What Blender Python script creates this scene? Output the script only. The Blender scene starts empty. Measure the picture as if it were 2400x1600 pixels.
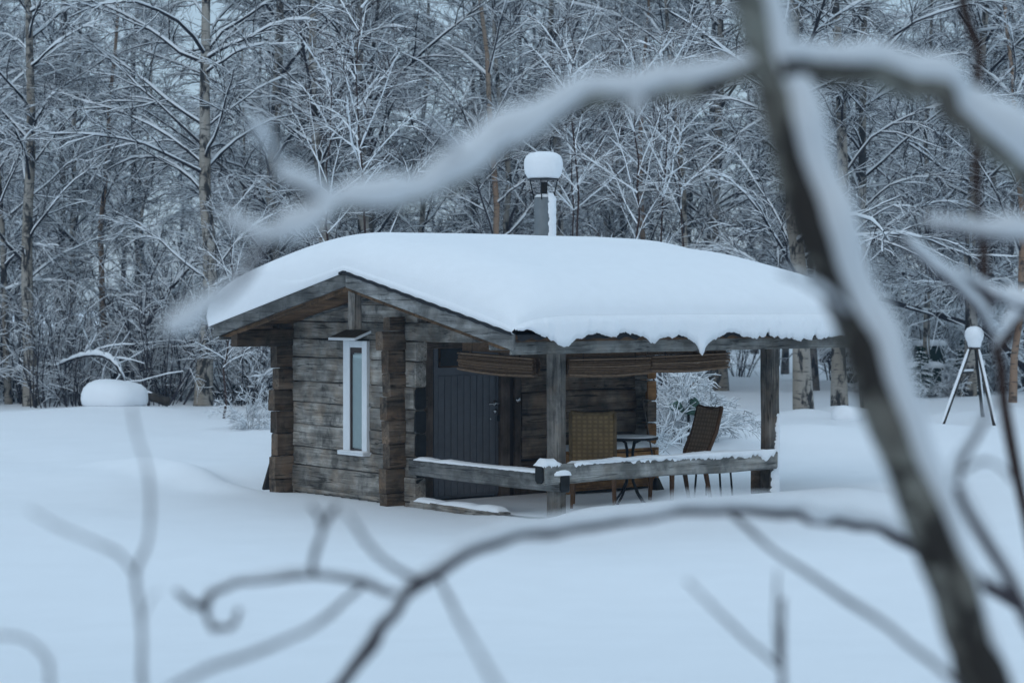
import bpy, math, random
import numpy as np
from mathutils import Vector, Matrix

# ------------------------------------------------------------------ scene
sc = bpy.context.scene
col = sc.collection
R_ = math.radians
CAMH = 2.26

cam_d = bpy.data.cameras.new("camera")
cam = bpy.data.objects.new("camera", cam_d)
col.objects.link(cam)
cam.location = (0, 0, CAMH)
cam.rotation_euler = (R_(90), 0, 0)
cam_d.sensor_width = 36
cam_d.lens = 75
cam_d.shift_y = -110 / 2400
cam_d.clip_start = 0.05
cam_d.clip_end = 2000
cam_d.dof.use_dof = True
cam_d.dof.focus_distance = 22.3
cam_d.dof.aperture_fstop = 2.7
sc.camera = cam

SUN_EL, SUN_AZ = R_(38), R_(200)      # azimuth measured from +Y clockwise: high, behind the camera's left
world = bpy.data.worlds.new("World")
sc.world = world
world.use_nodes = True
wn = world.node_tree
wn.nodes.clear()
w_out = wn.nodes.new('ShaderNodeOutputWorld')
w_bg = wn.nodes.new('ShaderNodeBackground')
w_sky = wn.nodes.new('ShaderNodeTexSky')
w_sky.sky_type = 'NISHITA'
w_sky.sun_disc = False
w_sky.sun_elevation = SUN_EL
w_sky.sun_rotation = SUN_AZ
w_sky.air_density = 1.2
w_sky.dust_density = 0.6
w_sky.ozone_density = 2.5
w_mix = wn.nodes.new('ShaderNodeMix')
w_mix.data_type = 'RGBA'
w_mix.inputs[0].default_value = 0.86          # cloud cover: an even layer over the clear sky
w_tc = wn.nodes.new('ShaderNodeTexCoord')
w_sep = wn.nodes.new('ShaderNodeSeparateXYZ')
wn.links.new(w_tc.outputs['Generated'], w_sep.inputs[0])
w_mr = wn.nodes.new('ShaderNodeMapRange')       # an overcast sky is brighter overhead than at the horizon
w_mr.inputs[1].default_value = 0.0; w_mr.inputs[2].default_value = 1.0
w_mr.inputs[3].default_value = 1.0; w_mr.inputs[4].default_value = 1.75
wn.links.new(w_sep.outputs[2], w_mr.inputs[0])
w_sc = wn.nodes.new('ShaderNodeVectorMath'); w_sc.operation = 'SCALE'
w_sc.inputs[0].default_value = (2.62, 3.50, 4.28)
wn.links.new(w_mr.outputs[0], w_sc.inputs['Scale'])
wn.links.new(w_sc.outputs[0], w_mix.inputs[7])
wn.links.new(w_sky.outputs[0], w_mix.inputs[6])
wn.links.new(w_mix.outputs[2], w_bg.inputs[0])
w_bg.inputs[1].default_value = 0.15
wn.links.new(w_bg.outputs[0], w_out.inputs[0])

sun_d = bpy.data.lights.new("sun", 'SUN')
sun_d.energy = 0.5
sun_d.angle = R_(35)
sun_d.color = (1.0, 0.96, 0.92)
sun = bpy.data.objects.new("sun", sun_d)
col.objects.link(sun)
sdir = Vector((math.sin(SUN_AZ) * math.cos(SUN_EL), math.cos(SUN_AZ) * math.cos(SUN_EL), math.sin(SUN_EL)))
sun.rotation_euler = sdir.to_track_quat('Z', 'Y').to_euler()
sun.location = (0, 0, 30)

sc.view_settings.view_transform = 'Standard'
sc.view_settings.look = 'None'
sc.view_settings.gamma = 1
sc.view_settings.use_curve_mapping = False
sc.view_settings.exposure = 0.0
sc.cycles.max_bounces = 6
sc.cycles.diffuse_bounces = 3
sc.cycles.glossy_bounces = 2
sc.cycles.transmission_bounces = 4
sc.cycles.transparent_max_bounces = 8
sc.cycles.use_adaptive_sampling = True
sc.cycles.adaptive_threshold = 0.02

# ------------------------------------------------------------------ site frame
ANG = math.atan(3900 / 5000)
G = np.array([math.sin(ANG), -math.cos(ANG)])       # along the gable, to the right
S = np.array([math.cos(ANG), math.sin(ANG)])        # along the cabin, backwards
CORNER = np.array([-1.16411, 23.28227])             # right front corner of the log room
CAB_ROT = math.atan2(G[1], G[0])

def W(u, v, z=0.0):
    p = CORNER + u * G + v * S
    return (float(p[0]), float(p[1]), z)

def along(px, py, depth):
    """a point in the place, seen at this bearing from where the photographer stood, at a given distance"""
    return ((px - 1200) / 5000 * depth, depth, CAMH - (py - 690) / 5000 * depth)

rng = np.random.default_rng(7)
random.seed(5)

# ------------------------------------------------------------------ materials
def newmat(name):
    m = bpy.data.materials.new(name)
    m.use_nodes = True
    nt = m.node_tree
    b = nt.nodes['Principled BSDF']
    return m, nt, b

def N(nt, t, **kw):
    n = nt.nodes.new(t)
    for k, v in kw.items():
        setattr(n, k, v)
    return n

def ramp(nt, fac, stops, interp='LINEAR'):
    r = N(nt, 'ShaderNodeValToRGB')
    r.color_ramp.interpolation = interp
    els = r.color_ramp.elements
    while len(els) < len(stops):
        els.new(0.5)
    for e, (p, c) in zip(els, stops):
        e.position = p
        e.color = (c[0], c[1], c[2], 1) if isinstance(c, (tuple, list)) else (c, c, c, 1)
    nt.links.new(fac, r.inputs[0])
    return r.outputs[0]

def noise(nt, vec, scale, detail=4, rough=0.55, dist=0.0):
    n = N(nt, 'ShaderNodeTexNoise')
    n.inputs['Scale'].default_value = scale
    n.inputs['Detail'].default_value = detail
    n.inputs['Roughness'].default_value = rough
    n.inputs['Distortion'].default_value = dist
    if vec is not None:
        nt.links.new(vec, n.inputs['Vector'])
    return n.outputs['Fac']

def mapping(nt, vec, scale=(1, 1, 1), loc=None):
    m = N(nt, 'ShaderNodeMapping')
    m.inputs['Scale'].default_value = scale
    nt.links.new(vec, m.inputs['Vector'])
    if loc is not None:
        nt.links.new(loc, m.inputs['Location'])
    return m.outputs[0]

def mixc(nt, fac, a, b, mode='MIX'):
    m = N(nt, 'ShaderNodeMix', data_type='RGBA', blend_type=mode)
    for s, v in ((0, fac), (6, a), (7, b)):
        if hasattr(v, 'links'):
            nt.links.new(v, m.inputs[s])
        elif isinstance(v, (int, float)):
            m.inputs[s].default_value = v
        else:
            m.inputs[s].default_value = (*v, 1)
    return m.outputs[2]

def bump(nt, b, h, strength, dist):
    n = N(nt, 'ShaderNodeBump')
    n.inputs['Strength'].default_value = strength
    n.inputs['Distance'].default_value = dist
    nt.links.new(h, n.inputs['Height'])
    nt.links.new(n.outputs[0], b.inputs['Normal'])

def snow_mat(name, grain=60.0, amp=0.25, c=(0.86, 0.88, 0.91), lump=6.0):
    m, nt, b = newmat(name)
    tc = N(nt, 'ShaderNodeTexCoord').outputs['Object']
    f = noise(nt, tc, lump, 5, 0.6)
    g = noise(nt, tc, grain, 3, 0.7)
    cc = ramp(nt, f, [(0.3, tuple(x * 0.965 for x in c)), (0.7, c)])
    nt.links.new(cc, b.inputs['Base Color'])
    b.inputs['Roughness'].default_value = 0.75
    b.inputs['Specular IOR Level'].default_value = 0.15
    a = N(nt, 'ShaderNodeMath', operation='ADD')
    nt.links.new(f, a.inputs[0])
    mg = N(nt, 'ShaderNodeMath', operation='MULTIPLY')
    nt.links.new(g, mg.inputs[0]); mg.inputs[1].default_value = 0.25
    nt.links.new(mg.outputs[0], a.inputs[1])
    bump(nt, b, a.outputs[0], amp, 0.02)
    return m

def wood_mat(name, axis, light, mid, dark, warm, contrast=1.0, rough=0.85, crack=1.0, warmth=0.45):
    """weathered timber; grain runs along the given axis of the object"""
    m, nt, b = newmat(name)
    tc = N(nt, 'ShaderNodeTexCoord').outputs['Object']
    oi = N(nt, 'ShaderNodeObjectInfo')
    off = N(nt, 'ShaderNodeCombineXYZ')
    mul = N(nt, 'ShaderNodeMath', operation='MULTIPLY')
    nt.links.new(oi.outputs['Random'], mul.inputs[0]); mul.inputs[1].default_value = 37.0
    for i in range(3):
        nt.links.new(mul.outputs[0], off.inputs[i])
    def sv(lo, hi):
        v = [hi, hi, hi]; v[axis] = lo
        return tuple(v)
    fib = noise(nt, mapping(nt, tc, sv(1.6, 26), off.outputs[0]), 1.0, 6, 0.65, 0.6)
    streak = noise(nt, mapping(nt, tc, sv(0.7, 7), off.outputs[0]), 1.0, 4, 0.6, 0.8)
    patch = noise(nt, mapping(nt, tc, sv(5.0, 4.0), off.outputs[0]), 1.0, 5, 0.62, 0.3)
    lightp = noise(nt, mapping(nt, tc, sv(2.2, 3.0), off.outputs[0]), 1.3, 4, 0.6, 0.2)
    ck = noise(nt, mapping(nt, tc, sv(0.5, 15), off.outputs[0]), 1.0, 3, 0.5, 0.5)
    dk = tuple(0.55 * a + 0.45 * b for a, b in zip(dark, mid))
    base = ramp(nt, fib, [(0.25, dk), (0.50, mid), (0.78, light)])
    st = ramp(nt, streak, [(0.34, tuple(x * 0.35 for x in mid)), (0.55, (1, 1, 1))])
    c1 = mixc(nt, 0.38 * contrast, base, st, 'MULTIPLY')
    pw = ramp(nt, patch, [(0.46, 0.0), (0.66, warmth)])
    c2 = mixc(nt, pw, c1, warm)
    pd = ramp(nt, patch, [(0.30, 0.75 * contrast), (0.44, 0.0)])
    c3 = mixc(nt, pd, c2, tuple(x * 0.6 for x in dark))
    pl = ramp(nt, lightp, [(0.40, 0.55), (0.62, 1.45)])
    c3 = mixc(nt, 0.85, c3, pl, 'MULTIPLY')
    crk = ramp(nt, ck, [(0.485, 0.0), (0.5, 0.85 * crack), (0.515, 0.0)])
    c4 = mixc(nt, crk, c3, (0.012, 0.011, 0.010))
    br = N(nt, 'ShaderNodeMapRange')
    br.inputs[3].default_value = 0.68; br.inputs[4].default_value = 1.25
    nt.links.new(oi.outputs['Random'], br.inputs[0])
    vm = N(nt, 'ShaderNodeVectorMath', operation='SCALE')
    nt.links.new(c4, vm.inputs[0]); nt.links.new(br.outputs[0], vm.inputs['Scale'])
    nt.links.new(vm.outputs[0], b.inputs['Base Color'])
    b.inputs['Roughness'].default_value = rough
    b.inputs['Specular IOR Level'].default_value = 0.2
    sub = N(nt, 'ShaderNodeMath', operation='SUBTRACT')
    nt.links.new(fib, sub.inputs[0]); nt.links.new(crk, sub.inputs[1])
    bump(nt, b, sub.outputs[0], 0.55, 0.008)
    return m

def plain(name, c, rough=0.6, metal=0.0, var=0.15, scale=20, spec=0.3, bmp=0.1):
    m, nt, b = newmat(name)
    tc = N(nt, 'ShaderNodeTexCoord').outputs['Object']
    f = noise(nt, tc, scale, 5, 0.6)
    cc = ramp(nt, f, [(0.3, tuple(x * (1 - var) for x in c)), (0.7, tuple(x * (1 + var) for x in c))])
    nt.links.new(cc, b.inputs['Base Color'])
    b.inputs['Roughness'].default_value = rough
    b.inputs['Metallic'].default_value = metal
    b.inputs['Specular IOR Level'].default_value = spec
    bump(nt, b, f, bmp, 0.004)
    return m

M = {}
M['snow'] = snow_mat('snow', 45, 0.22)
M['ground_snow'] = snow_mat('ground_snow', 30, 0.14, lump=1.6)
def simple(name, c, var=0.15):
    """many tiny faces: colour varies from tree to tree only"""
    m, nt, b = newmat(name)
    oi = N(nt, 'ShaderNodeObjectInfo')
    cc = ramp(nt, oi.outputs['Random'], [(0.0, tuple(x * (1 - var) for x in c)), (1.0, tuple(x * (1 + var) for x in c))])
    d = N(nt, 'ShaderNodeBsdfDiffuse')
    nt.links.new(cc, d.inputs[0])
    nt.links.new(d.outputs[0], nt.nodes['Material Output'].inputs[0])
    nt.nodes.remove(b)
    return m
M['twig_snow'] = simple('twig_snow', (0.83, 0.86, 0.89), 0.03)
GREY = dict(light=(0.50, 0.485, 0.46), mid=(0.29, 0.275, 0.25), dark=(0.085, 0.08, 0.074), warm=(0.28, 0.20, 0.135))
M['log_u'] = wood_mat('log_weathered_cross', 0, **GREY)
M['log_v'] = wood_mat('log_weathered_long', 1, (0.22, 0.175, 0.135), (0.12, 0.092, 0.07), (0.04, 0.034, 0.03), (0.16, 0.095, 0.055), 1.25, warmth=0.5)
M['log_porch'] = wood_mat('log_porch_wall', 1, (0.27, 0.21, 0.165), (0.15, 0.118, 0.093), (0.05, 0.042, 0.036), (0.20, 0.12, 0.07), 0.8)
M['log_fresh'] = wood_mat('log_sheltered', 1, (0.42, 0.24, 0.11), (0.28, 0.14, 0.055), (0.09, 0.04, 0.015), (0.40, 0.2, 0.07), 0.7)
M['board_u'] = wood_mat('board_cross', 0, (0.28, 0.285, 0.285), (0.17, 0.173, 0.17), (0.07, 0.07, 0.07), (0.17, 0.15, 0.125), 0.7, warmth=0.25)
M['board_v'] = wood_mat('board_long', 1, (0.30, 0.30, 0.29), (0.19, 0.19, 0.18), (0.07, 0.07, 0.07), (0.2, 0.16, 0.12), 0.7, warmth=0.3)
M['post'] = wood_mat('post_upright', 2, (0.24, 0.225, 0.205), (0.14, 0.128, 0.115), (0.05, 0.047, 0.045), (0.17, 0.12, 0.08), 0.8)
M['soffit'] = wood_mat('soffit_wood', 1, (0.22, 0.14, 0.085), (0.14, 0.085, 0.05), (0.06, 0.035, 0.02), (0.24, 0.13, 0.06), 0.5)
M['trim'] = wood_mat('door_trim', 2, (0.15, 0.115, 0.095), (0.11, 0.083, 0.068), (0.06, 0.047, 0.04), (0.14, 0.10, 0.07), 0.4, crack=0.2)
M['door'] = plain('door_paint', (0.125, 0.13, 0.145), 0.55, 0, 0.1, 12)
M['white'] = plain('white_paint', (0.72, 0.75, 0.78), 0.5, 0, 0.05, 9)
M['hood_cover'] = plain('hood_cover', (0.09, 0.075, 0.06), 0.8, 0, 0.3, 15)
M['brown_frame'] = plain('brown_frame', (0.035, 0.022, 0.018), 0.5)
M['window_blind'] = plain('venetian_blind', (0.70, 0.80, 0.82), 0.5, 0, 0.05)
M['black'] = plain('black_metal', (0.016, 0.018, 0.021), 0.45, 0.4)
M['tar'] = plain('tarred_log_end', (0.012, 0.013, 0.014), 0.8, 0, 0.5, 14)
M['felt'] = plain('roofing_felt', (0.02, 0.021, 0.024), 0.9)
M['steel'] = plain('dull_steel', (0.20, 0.215, 0.225), 0.45, 0.75, 0.12, 6)
M['chrome'] = plain('bright_steel', (0.6, 0.62, 0.64), 0.25, 1.0, 0.03)
M['dark_timber'] = wood_mat('dark_timber', 2, (0.07, 0.06, 0.05), (0.04, 0.034, 0.03), (0.015, 0.013, 0.012), (0.06, 0.045, 0.03), 0.6)
M['bench'] = wood_mat('bench_pine', 0, (0.42, 0.235, 0.10), (0.34, 0.175, 0.07), (0.2, 0.09, 0.03), (0.38, 0.2, 0.08), 0.4, crack=0.3)
M['green_plastic'] = plain('green_plastic', (0.012, 0.03, 0.022), 0.5)
M['green_cloth'] = plain('green_tarp', (0.05, 0.10, 0.075), 0.7, 0, 0.5, 25)
M['needle'] = simple('spruce_needles', (0.02, 0.042, 0.026), 0.3)
M['twig'] = simple('branch_bark', (0.042, 0.039, 0.044), 0.35)
M['redtwig'] = plain('young_bark', (0.055, 0.036, 0.032), 0.8, 0, 0.3, 5, 0.1)
M['graytwig'] = plain('foreground_twig', (0.085, 0.075, 0.085), 0.8, 0, 0.3, 15, 0.1)

def glass_mat():
    m, nt, b = newmat('window_glass')
    b.inputs['Base Color'].default_value = (0.012, 0.014, 0.016, 1)
    b.inputs['Roughness'].default_value = 0.06
    b.inputs['Specular IOR Level'].default_value = 0.12
    return m
M['glass'] = glass_mat()

def pane_mat():
    m = bpy.data.materials.new('clear_pane'); m.use_nodes = True
    nt = m.node_tree; nt.nodes.clear()
    out = N(nt, 'ShaderNodeOutputMaterial'); mx = N(nt, 'ShaderNodeMixShader')
    tr = N(nt, 'ShaderNodeBsdfTransparent'); gl = N(nt, 'ShaderNodeBsdfGlossy'); fr = N(nt, 'ShaderNodeFresnel')
    tr.inputs[0].default_value = (0.93, 0.97, 0.97, 1)
    gl.inputs['Roughness'].default_value = 0.02
    fr.inputs['IOR'].default_value = 1.45
    nt.links.new(fr.outputs[0], mx.inputs[0]); nt.links.new(tr.outputs[0], mx.inputs[1]); nt.links.new(gl.outputs[0], mx.inputs[2])
    nt.links.new(mx.outputs[0], out.inputs[0])
    return m
M['pane'] = pane_mat()

def wicker_mat(name, c1, c2):
    m, nt, b = newmat(name)
    tc = N(nt, 'ShaderNodeTexCoord').outputs['Object']
    w1 = N(nt, 'ShaderNodeTexWave', wave_type='BANDS', bands_direction='Z')
    w1.inputs['Scale'].default_value = 7; w1.inputs['Distortion'].default_value = 1.0
    w2 = N(nt, 'ShaderNodeTexWave', wave_type='BANDS', bands_direction='X')
    w2.inputs['Scale'].default_value = 5.5; w2.inputs['Distortion'].default_value = 0.6
    nt.links.new(tc, w1.inputs[0]); nt.links.new(tc, w2.inputs[0])
    f = noise(nt, tc, 9, 5)
    base = ramp(nt, f, [(0.3, c1), (0.7, c2)])
    mm = N(nt, 'ShaderNodeMath', operation='MULTIPLY')
    nt.links.new(w1.outputs['Fac'], mm.inputs[0]); nt.links.new(w2.outputs['Fac'], mm.inputs[1])
    sh = ramp(nt, mm.outputs[0], [(0.0, (0.55, 0.5, 0.45)), (0.5, (1, 1, 1))])
    nt.links.new(mixc(nt, 0.8, base, sh, 'MULTIPLY'), b.inputs['Base Color'])
    b.inputs['Roughness'].default_value = 0.6
    bump(nt, b, mm.outputs[0], 0.6, 0.006)
    return m
M['wicker'] = wicker_mat('wicker_tan', (0.17, 0.105, 0.038), (0.27, 0.175, 0.072))
M['wicker_dark'] = wicker_mat('wicker_brown', (0.26, 0.19, 0.13), (0.36, 0.26, 0.18))
M['wicker_frame'] = plain('wicker_frame', (0.13, 0.085, 0.04), 0.6, 0, 0.3, 18)
M['chair_leg'] = plain('chair_leg_wood', (0.11, 0.055, 0.025), 0.5, 0, 0.2, 10)
M['batten'] = plain('bamboo_batten', (0.185, 0.12, 0.075), 0.6, 0, 0.3, 20)
M['reed'] = plain('bamboo_reed', (0.14, 0.085, 0.05), 0.6, 0, 0.35, 30)

def birch_mat(name, pale, dark, warm, dens=0.5, k=1.0):
    m, nt, b = newmat(name)
    tc = N(nt, 'ShaderNodeTexCoord').outputs['Object']
    oi = N(nt, 'ShaderNodeObjectInfo')
    off = N(nt, 'ShaderNodeCombineXYZ')
    mul = N(nt, 'ShaderNodeMath', operation='MULTIPLY')
    nt.links.new(oi.outputs['Random'], mul.inputs[0]); mul.inputs[1].default_value = 23.0
    for i in range(3):
        nt.links.new(mul.outputs[0], off.inputs[i])
    big = noise(nt, mapping(nt, tc, (5 * k, 5 * k, 2.2 * k), off.outputs[0]), 1.0, 5, 0.65, 0.5)
    band = noise(nt, mapping(nt, tc, (4 * k, 4 * k, 22 * k ** 0.5), off.outputs[0]), 1.0, 4, 0.6)
    wv = noise(nt, mapping(nt, tc, (2 * k, 2 * k, 0.7 * k), off.outputs[0]), 1.0, 3)
    base = ramp(nt, wv, [(0.35, pale), (0.65, warm)])
    kk = ramp(nt, big, [(dens - 0.03, 1.0), (dens + 0.05, 0.0)])
    c = mixc(nt, kk, base, dark)
    k2 = ramp(nt, band, [(0.55, 0.0), (0.63, 0.8)])
    c = mixc(nt, k2, c, dark)
    nt.links.new(c, b.inputs['Base Color'])
    b.inputs['Roughness'].default_value = 0.8
    b.inputs['Specular IOR Level'].default_value = 0.15
    bump(nt, b, big, 0.4, 0.02)
    return m
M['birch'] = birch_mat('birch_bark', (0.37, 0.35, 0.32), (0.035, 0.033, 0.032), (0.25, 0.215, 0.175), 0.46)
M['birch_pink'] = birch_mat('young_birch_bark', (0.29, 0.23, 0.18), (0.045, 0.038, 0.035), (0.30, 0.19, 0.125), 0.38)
M['birch_deep'] = birch_mat('dark_birch_bark', (0.17, 0.16, 0.15), (0.03, 0.028, 0.028), (0.13, 0.115, 0.10), 0.47)  # darker, less pinkish bark colour for trees deeper in the wood
M['fore_bark'] = birch_mat('foreground_bark', (0.30, 0.305, 0.27), (0.045, 0.04, 0.037), (0.15, 0.13, 0.11), 0.49, 3.2)

# ------------------------------------------------------------------ mesh helpers
def raw_mesh(name, V, Q, smooth=True):
    """V (n,3) array, Q (m,4) or (m,3) array of faces -> mesh data"""
    me = bpy.data.meshes.new(name)
    V = np.ascontiguousarray(V, dtype=np.float32); Q = np.ascontiguousarray(Q, dtype=np.int32)
    k = Q.shape[1]
    me.vertices.add(len(V)); me.vertices.foreach_set('co', V.ravel())
    me.loops.add(Q.size); me.loops.foreach_set('vertex_index', Q.ravel())
    me.polygons.add(len(Q))
    me.polygons.foreach_set('loop_start', np.arange(0, Q.size, k, dtype=np.int32))
    me.polygons.foreach_set('loop_total', np.full(len(Q), k, dtype=np.int32))
    me.polygons.foreach_set('use_smooth', np.full(len(Q), smooth))
    me.update(calc_edges=True)
    return me

class MB:
    def __init__(s):
        s.v = []; s.f = []
    def add(s, vs, fs):
        o = len(s.v); s.v += [tuple(map(float, p)) for p in vs]; s.f += [tuple(i + o for i in f) for f in fs]
        return s
    def box(s, a, b):
        x0, y0, z0 = a; x1, y1, z1 = b
        return s.add([(x0,y0,z0),(x1,y0,z0),(x1,y1,z0),(x0,y1,z0),(x0,y0,z1),(x1,y0,z1),(x1,y1,z1),(x0,y1,z1)],
                     [(0,3,2,1),(4,5,6,7),(0,1,5,4),(1,2,6,5),(2,3,7,6),(3,0,4,7)])
    def prism(s, poly, axis, a, b):
        """extrude a 2-D polygon (in the two other axes, ordered) along axis from a to b"""
        n = len(poly)
        def pt(p, t):
            q = [0, 0, 0]; o = [i for i in range(3) if i != axis]
            q[o[0]], q[o[1]] = p; q[axis] = t
            return q
        vs = [pt(p, a) for p in poly] + [pt(p, b) for p in poly]
        fs = [tuple(range(n)), tuple(range(2*n-1, n-1, -1))] + [(i, i+n, (i+1) % n + n, (i+1) % n) for i in range(n)]
        return s.add(vs, fs)
    def tube(s, pts, r, k=8, cap=True):
        P = np.array([pts], float); n = len(pts)
        rr = np.array([r if hasattr(r, '__len__') else [r]*n], float)
        V, Q = tubes(P, rr, k)
        fs = [tuple(q) for q in Q]
        if cap:
            fs += [tuple(range(k-1, -1, -1)), tuple(range((n-1)*k, n*k))]
        return s.add(V, fs)
    def build(s, name, mat, parent=None, smooth=False, bevel=0):
        me = bpy.data.meshes.new(name)
        me.from_pydata(s.v, [], s.f); me.update()
        if smooth:
            me.polygons.foreach_set('use_smooth', [True]*len(me.polygons))
        return link(name, me, mat, parent, bevel)

def link(name, me, mat, parent=None, bevel=0):
    import bmesh
    bm = bmesh.new(); bm.from_mesh(me); bmesh.ops.recalc_face_normals(bm, faces=bm.faces)
    if bevel:
        bmesh.ops.bevel(bm, geom=list(bm.edges), offset=bevel, segments=1, affect='EDGES')
    bm.to_mesh(me); bm.free()
    if mat is not None and not len(me.materials):
        me.materials.append(M[mat] if isinstance(mat, str) else mat)
    o = bpy.data.objects.new(name, me); col.objects.link(o)
    if parent is not None:
        o.parent = parent
    return o

def linkraw(name, me, mat, parent=None):
    if not len(me.materials):
        me.materials.append(M[mat])
    o = bpy.data.objects.new(name, me); col.objects.link(o)
    if parent is not None:
        o.parent = parent
    return o

def tag(o, label=None, cat=None, group=None, kind=None):
    if label: o['label'] = label
    if cat: o['category'] = cat
    if group: o['group'] = group
    if kind: o['kind'] = kind
    return o

def thing(name, label, cat, loc=(0, 0, 0), rz=0, group=None):
    o = bpy.data.objects.new(name, None); col.objects.link(o)
    o.location = loc; o.rotation_euler = (0, 0, rz); o.empty_display_size = 0.2
    return tag(o, label, cat, group)

def copy_tree(o, parent=None):
    c = o.copy(); col.objects.link(c); c.parent = parent
    for ch in list(o.children):
        copy_tree(ch, c)
    return c

def tubes(P, R, k):
    """P (B,n,3) centre lines, R (B,n) radii -> vertices and quads of B open tubes"""
    B, n, _ = P.shape
    T = np.gradient(P, axis=1)
    T /= np.linalg.norm(T, axis=2, keepdims=True) + 1e-9
    mean = T.mean(axis=1)
    ref = np.tile(np.array([0.0, 0.0, 1.0]), (B, 1))
    ref[np.abs(mean[:, 2]) > 0.8] = (1.0, 0.0, 0.0)
    A = np.cross(T, ref[:, None, :]); A /= np.linalg.norm(A, axis=2, keepdims=True) + 1e-9
    Bv = np.cross(T, A)
    th = np.arange(k) / k * 2 * np.pi
    V = P[:, :, None, :] + R[:, :, None, None] * (np.cos(th)[:, None] * A[:, :, None, :] + np.sin(th)[:, None] * Bv[:, :, None, :])
    b = np.arange(B)[:, None, None] * n * k
    i = np.arange(n - 1)[None, :, None] * k
    j = np.arange(k)[None, None, :]
    j2 = (j + 1) % k
    q = np.stack([b + i + j, b + i + j2, b + i + k + j2, b + i + k + j], axis=-1)
    return V.reshape(-1, 3), q.reshape(-1, 4)

def join(parts):
    Vs, Qs, o = [], [], 0
    for V, Q in parts:
        Vs.append(V); Qs.append(Q + o); o += len(V)
    return np.concatenate(Vs), np.concatenate(Qs)

def smoothstep(a, b, x):
    t = np.clip((x - a) / (b - a), 0, 1)
    return t * t * (3 - 2 * t)

# ------------------------------------------------------------------ snow field
def hgt(X, Y):
    X = np.asarray(X, float); Y = np.asarray(Y, float)
    du = X - CORNER[0]; dv = Y - CORNER[1]
    u = du * G[0] + dv * G[1]; v = du * S[0] + dv * S[1]
    z = 0.60 * (1 - smoothstep(3, 17, Y))
    z = z + 0.05 * np.sin(X * 0.31 + 1.2) * np.sin(Y * 0.23 + 0.4) + 0.022 * np.sin(X * 0.9 + Y * 0.6) * smoothstep(6, 14, Y) \
        + 0.02 * np.sin(X * 0.5 - Y * 1.1 + 2.0) + 0.010 * np.sin(X * 2.3 + Y * 1.7 + 0.7) + 0.006 * np.sin(X * 4.1 - Y * 2.9) * np.sin(X * 1.3 + 2) + 0.03 * np.sin(Y * 0.8 + 0.25 * X + 0.5 * np.sin(X * 0.7)) * smoothstep(9, 13, Y)
    near = np.exp(-(np.maximum(0, np.abs(u - 0.1) - 2.6) / 1.2) ** 2) * np.exp(-(np.maximum(0, np.abs(v - 1.7) - 1.8) / 1.0) ** 2)
    z = z * (1 - near) + near * (-0.04)
    # drift along the porch side
    z = z + 0.20 * np.exp(-((u - 2.95) / 0.55) ** 2) * smoothstep(-0.5, 0.3, v) * (1 - smoothstep(3.6, 5.0, v))
    z = z + 0.05 * np.exp(-(((u - 1.9) / 0.45) ** 2 + ((v + 0.12) / 0.16) ** 2))
    # hollow beside the left wall with a drift crest in front of it
    z = z - 0.34 * np.exp(-(((u + 3.15) / 0.65) ** 2 + ((v - 1.5) / 1.7) ** 2))
    z = z + 0.16 * np.exp(-((v + 0.50 + 0.1 * (u + 2.6)) / 0.30) ** 2) * (1 - smoothstep(-3.2, -2.0, u)) * smoothstep(-8.5, -5.0, u)
    # hummocks
    for hx, hy, a, r in ((-7.4, 39.0, 0.28, 2.2), (4.4, 31.5, 0.25, 1.6), (6.3, 34.0, 0.22, 1.8), (3.2, 33.5, 0.2, 1.2), (8.0, 25.0, 0.18, 2.5),
                         (6.0, 28.0, 0.12, 1.5), (9.6, 37.5, 0.25, 2.0), (5.43, 39.2, 0.16, 0.6), (6.3, 40.6, 0.16, 0.7)):
        z = z + a * np.exp(-(((X - hx) ** 2 + (Y - hy) ** 2) / r ** 2))
    # under the building
    inside = smoothstep(-2.40, -2.25, u) * (1 - smoothstep(2.46, 2.62, u)) * smoothstep(0.02, 0.16, v) * (1 - smoothstep(3.2, 3.45, v))
    z = z * (1 - inside) + inside * (-0.35)
    return z

def H1(x, y):
    return float(hgt(np.array([x]), np.array([y]))[0])

def axis_vals(segs):
    out = []
    for a, b, d in segs:
        out += list(np.arange(a, b, d))
    out.append(segs[-1][1])
    return np.array(out)

gx = axis_vals([(-160, -60, 20), (-60, -20, 4), (-20, -8, 0.6), (-8, 8, 0.11), (8, 20, 0.6), (20, 60, 4), (60, 160, 20)])
gy = axis_vals([(-40, -4, 4), (-4, 8, 0.5), (8, 20, 0.2), (20, 29, 0.09), (29, 46, 0.3), (46, 100, 2), (100, 320, 20)])
XX, YY = np.meshgrid(gx, gy)
ZZ = hgt(XX, YY)
nx, ny = len(gx), len(gy)
ii, jj = np.meshgrid(np.arange(nx - 1), np.arange(ny - 1))
q0 = (jj * nx + ii).ravel()
ground_me = raw_mesh('snow_ground', np.stack([XX.ravel(), YY.ravel(), ZZ.ravel()], 1), np.stack([q0, q0 + 1, q0 + 1 + nx, q0 + nx], 1))
ground = linkraw('snow_ground', ground_me, 'ground_snow')
tag(ground, 'smooth deep snow covering the clearing', kind='structure')

# ------------------------------------------------------------------ cabin
cab = thing('log_cabin', 'small weathered log cabin with covered porch and thick snow on its roof', 'cabin', W(0, 0), CAB_ROT)

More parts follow.
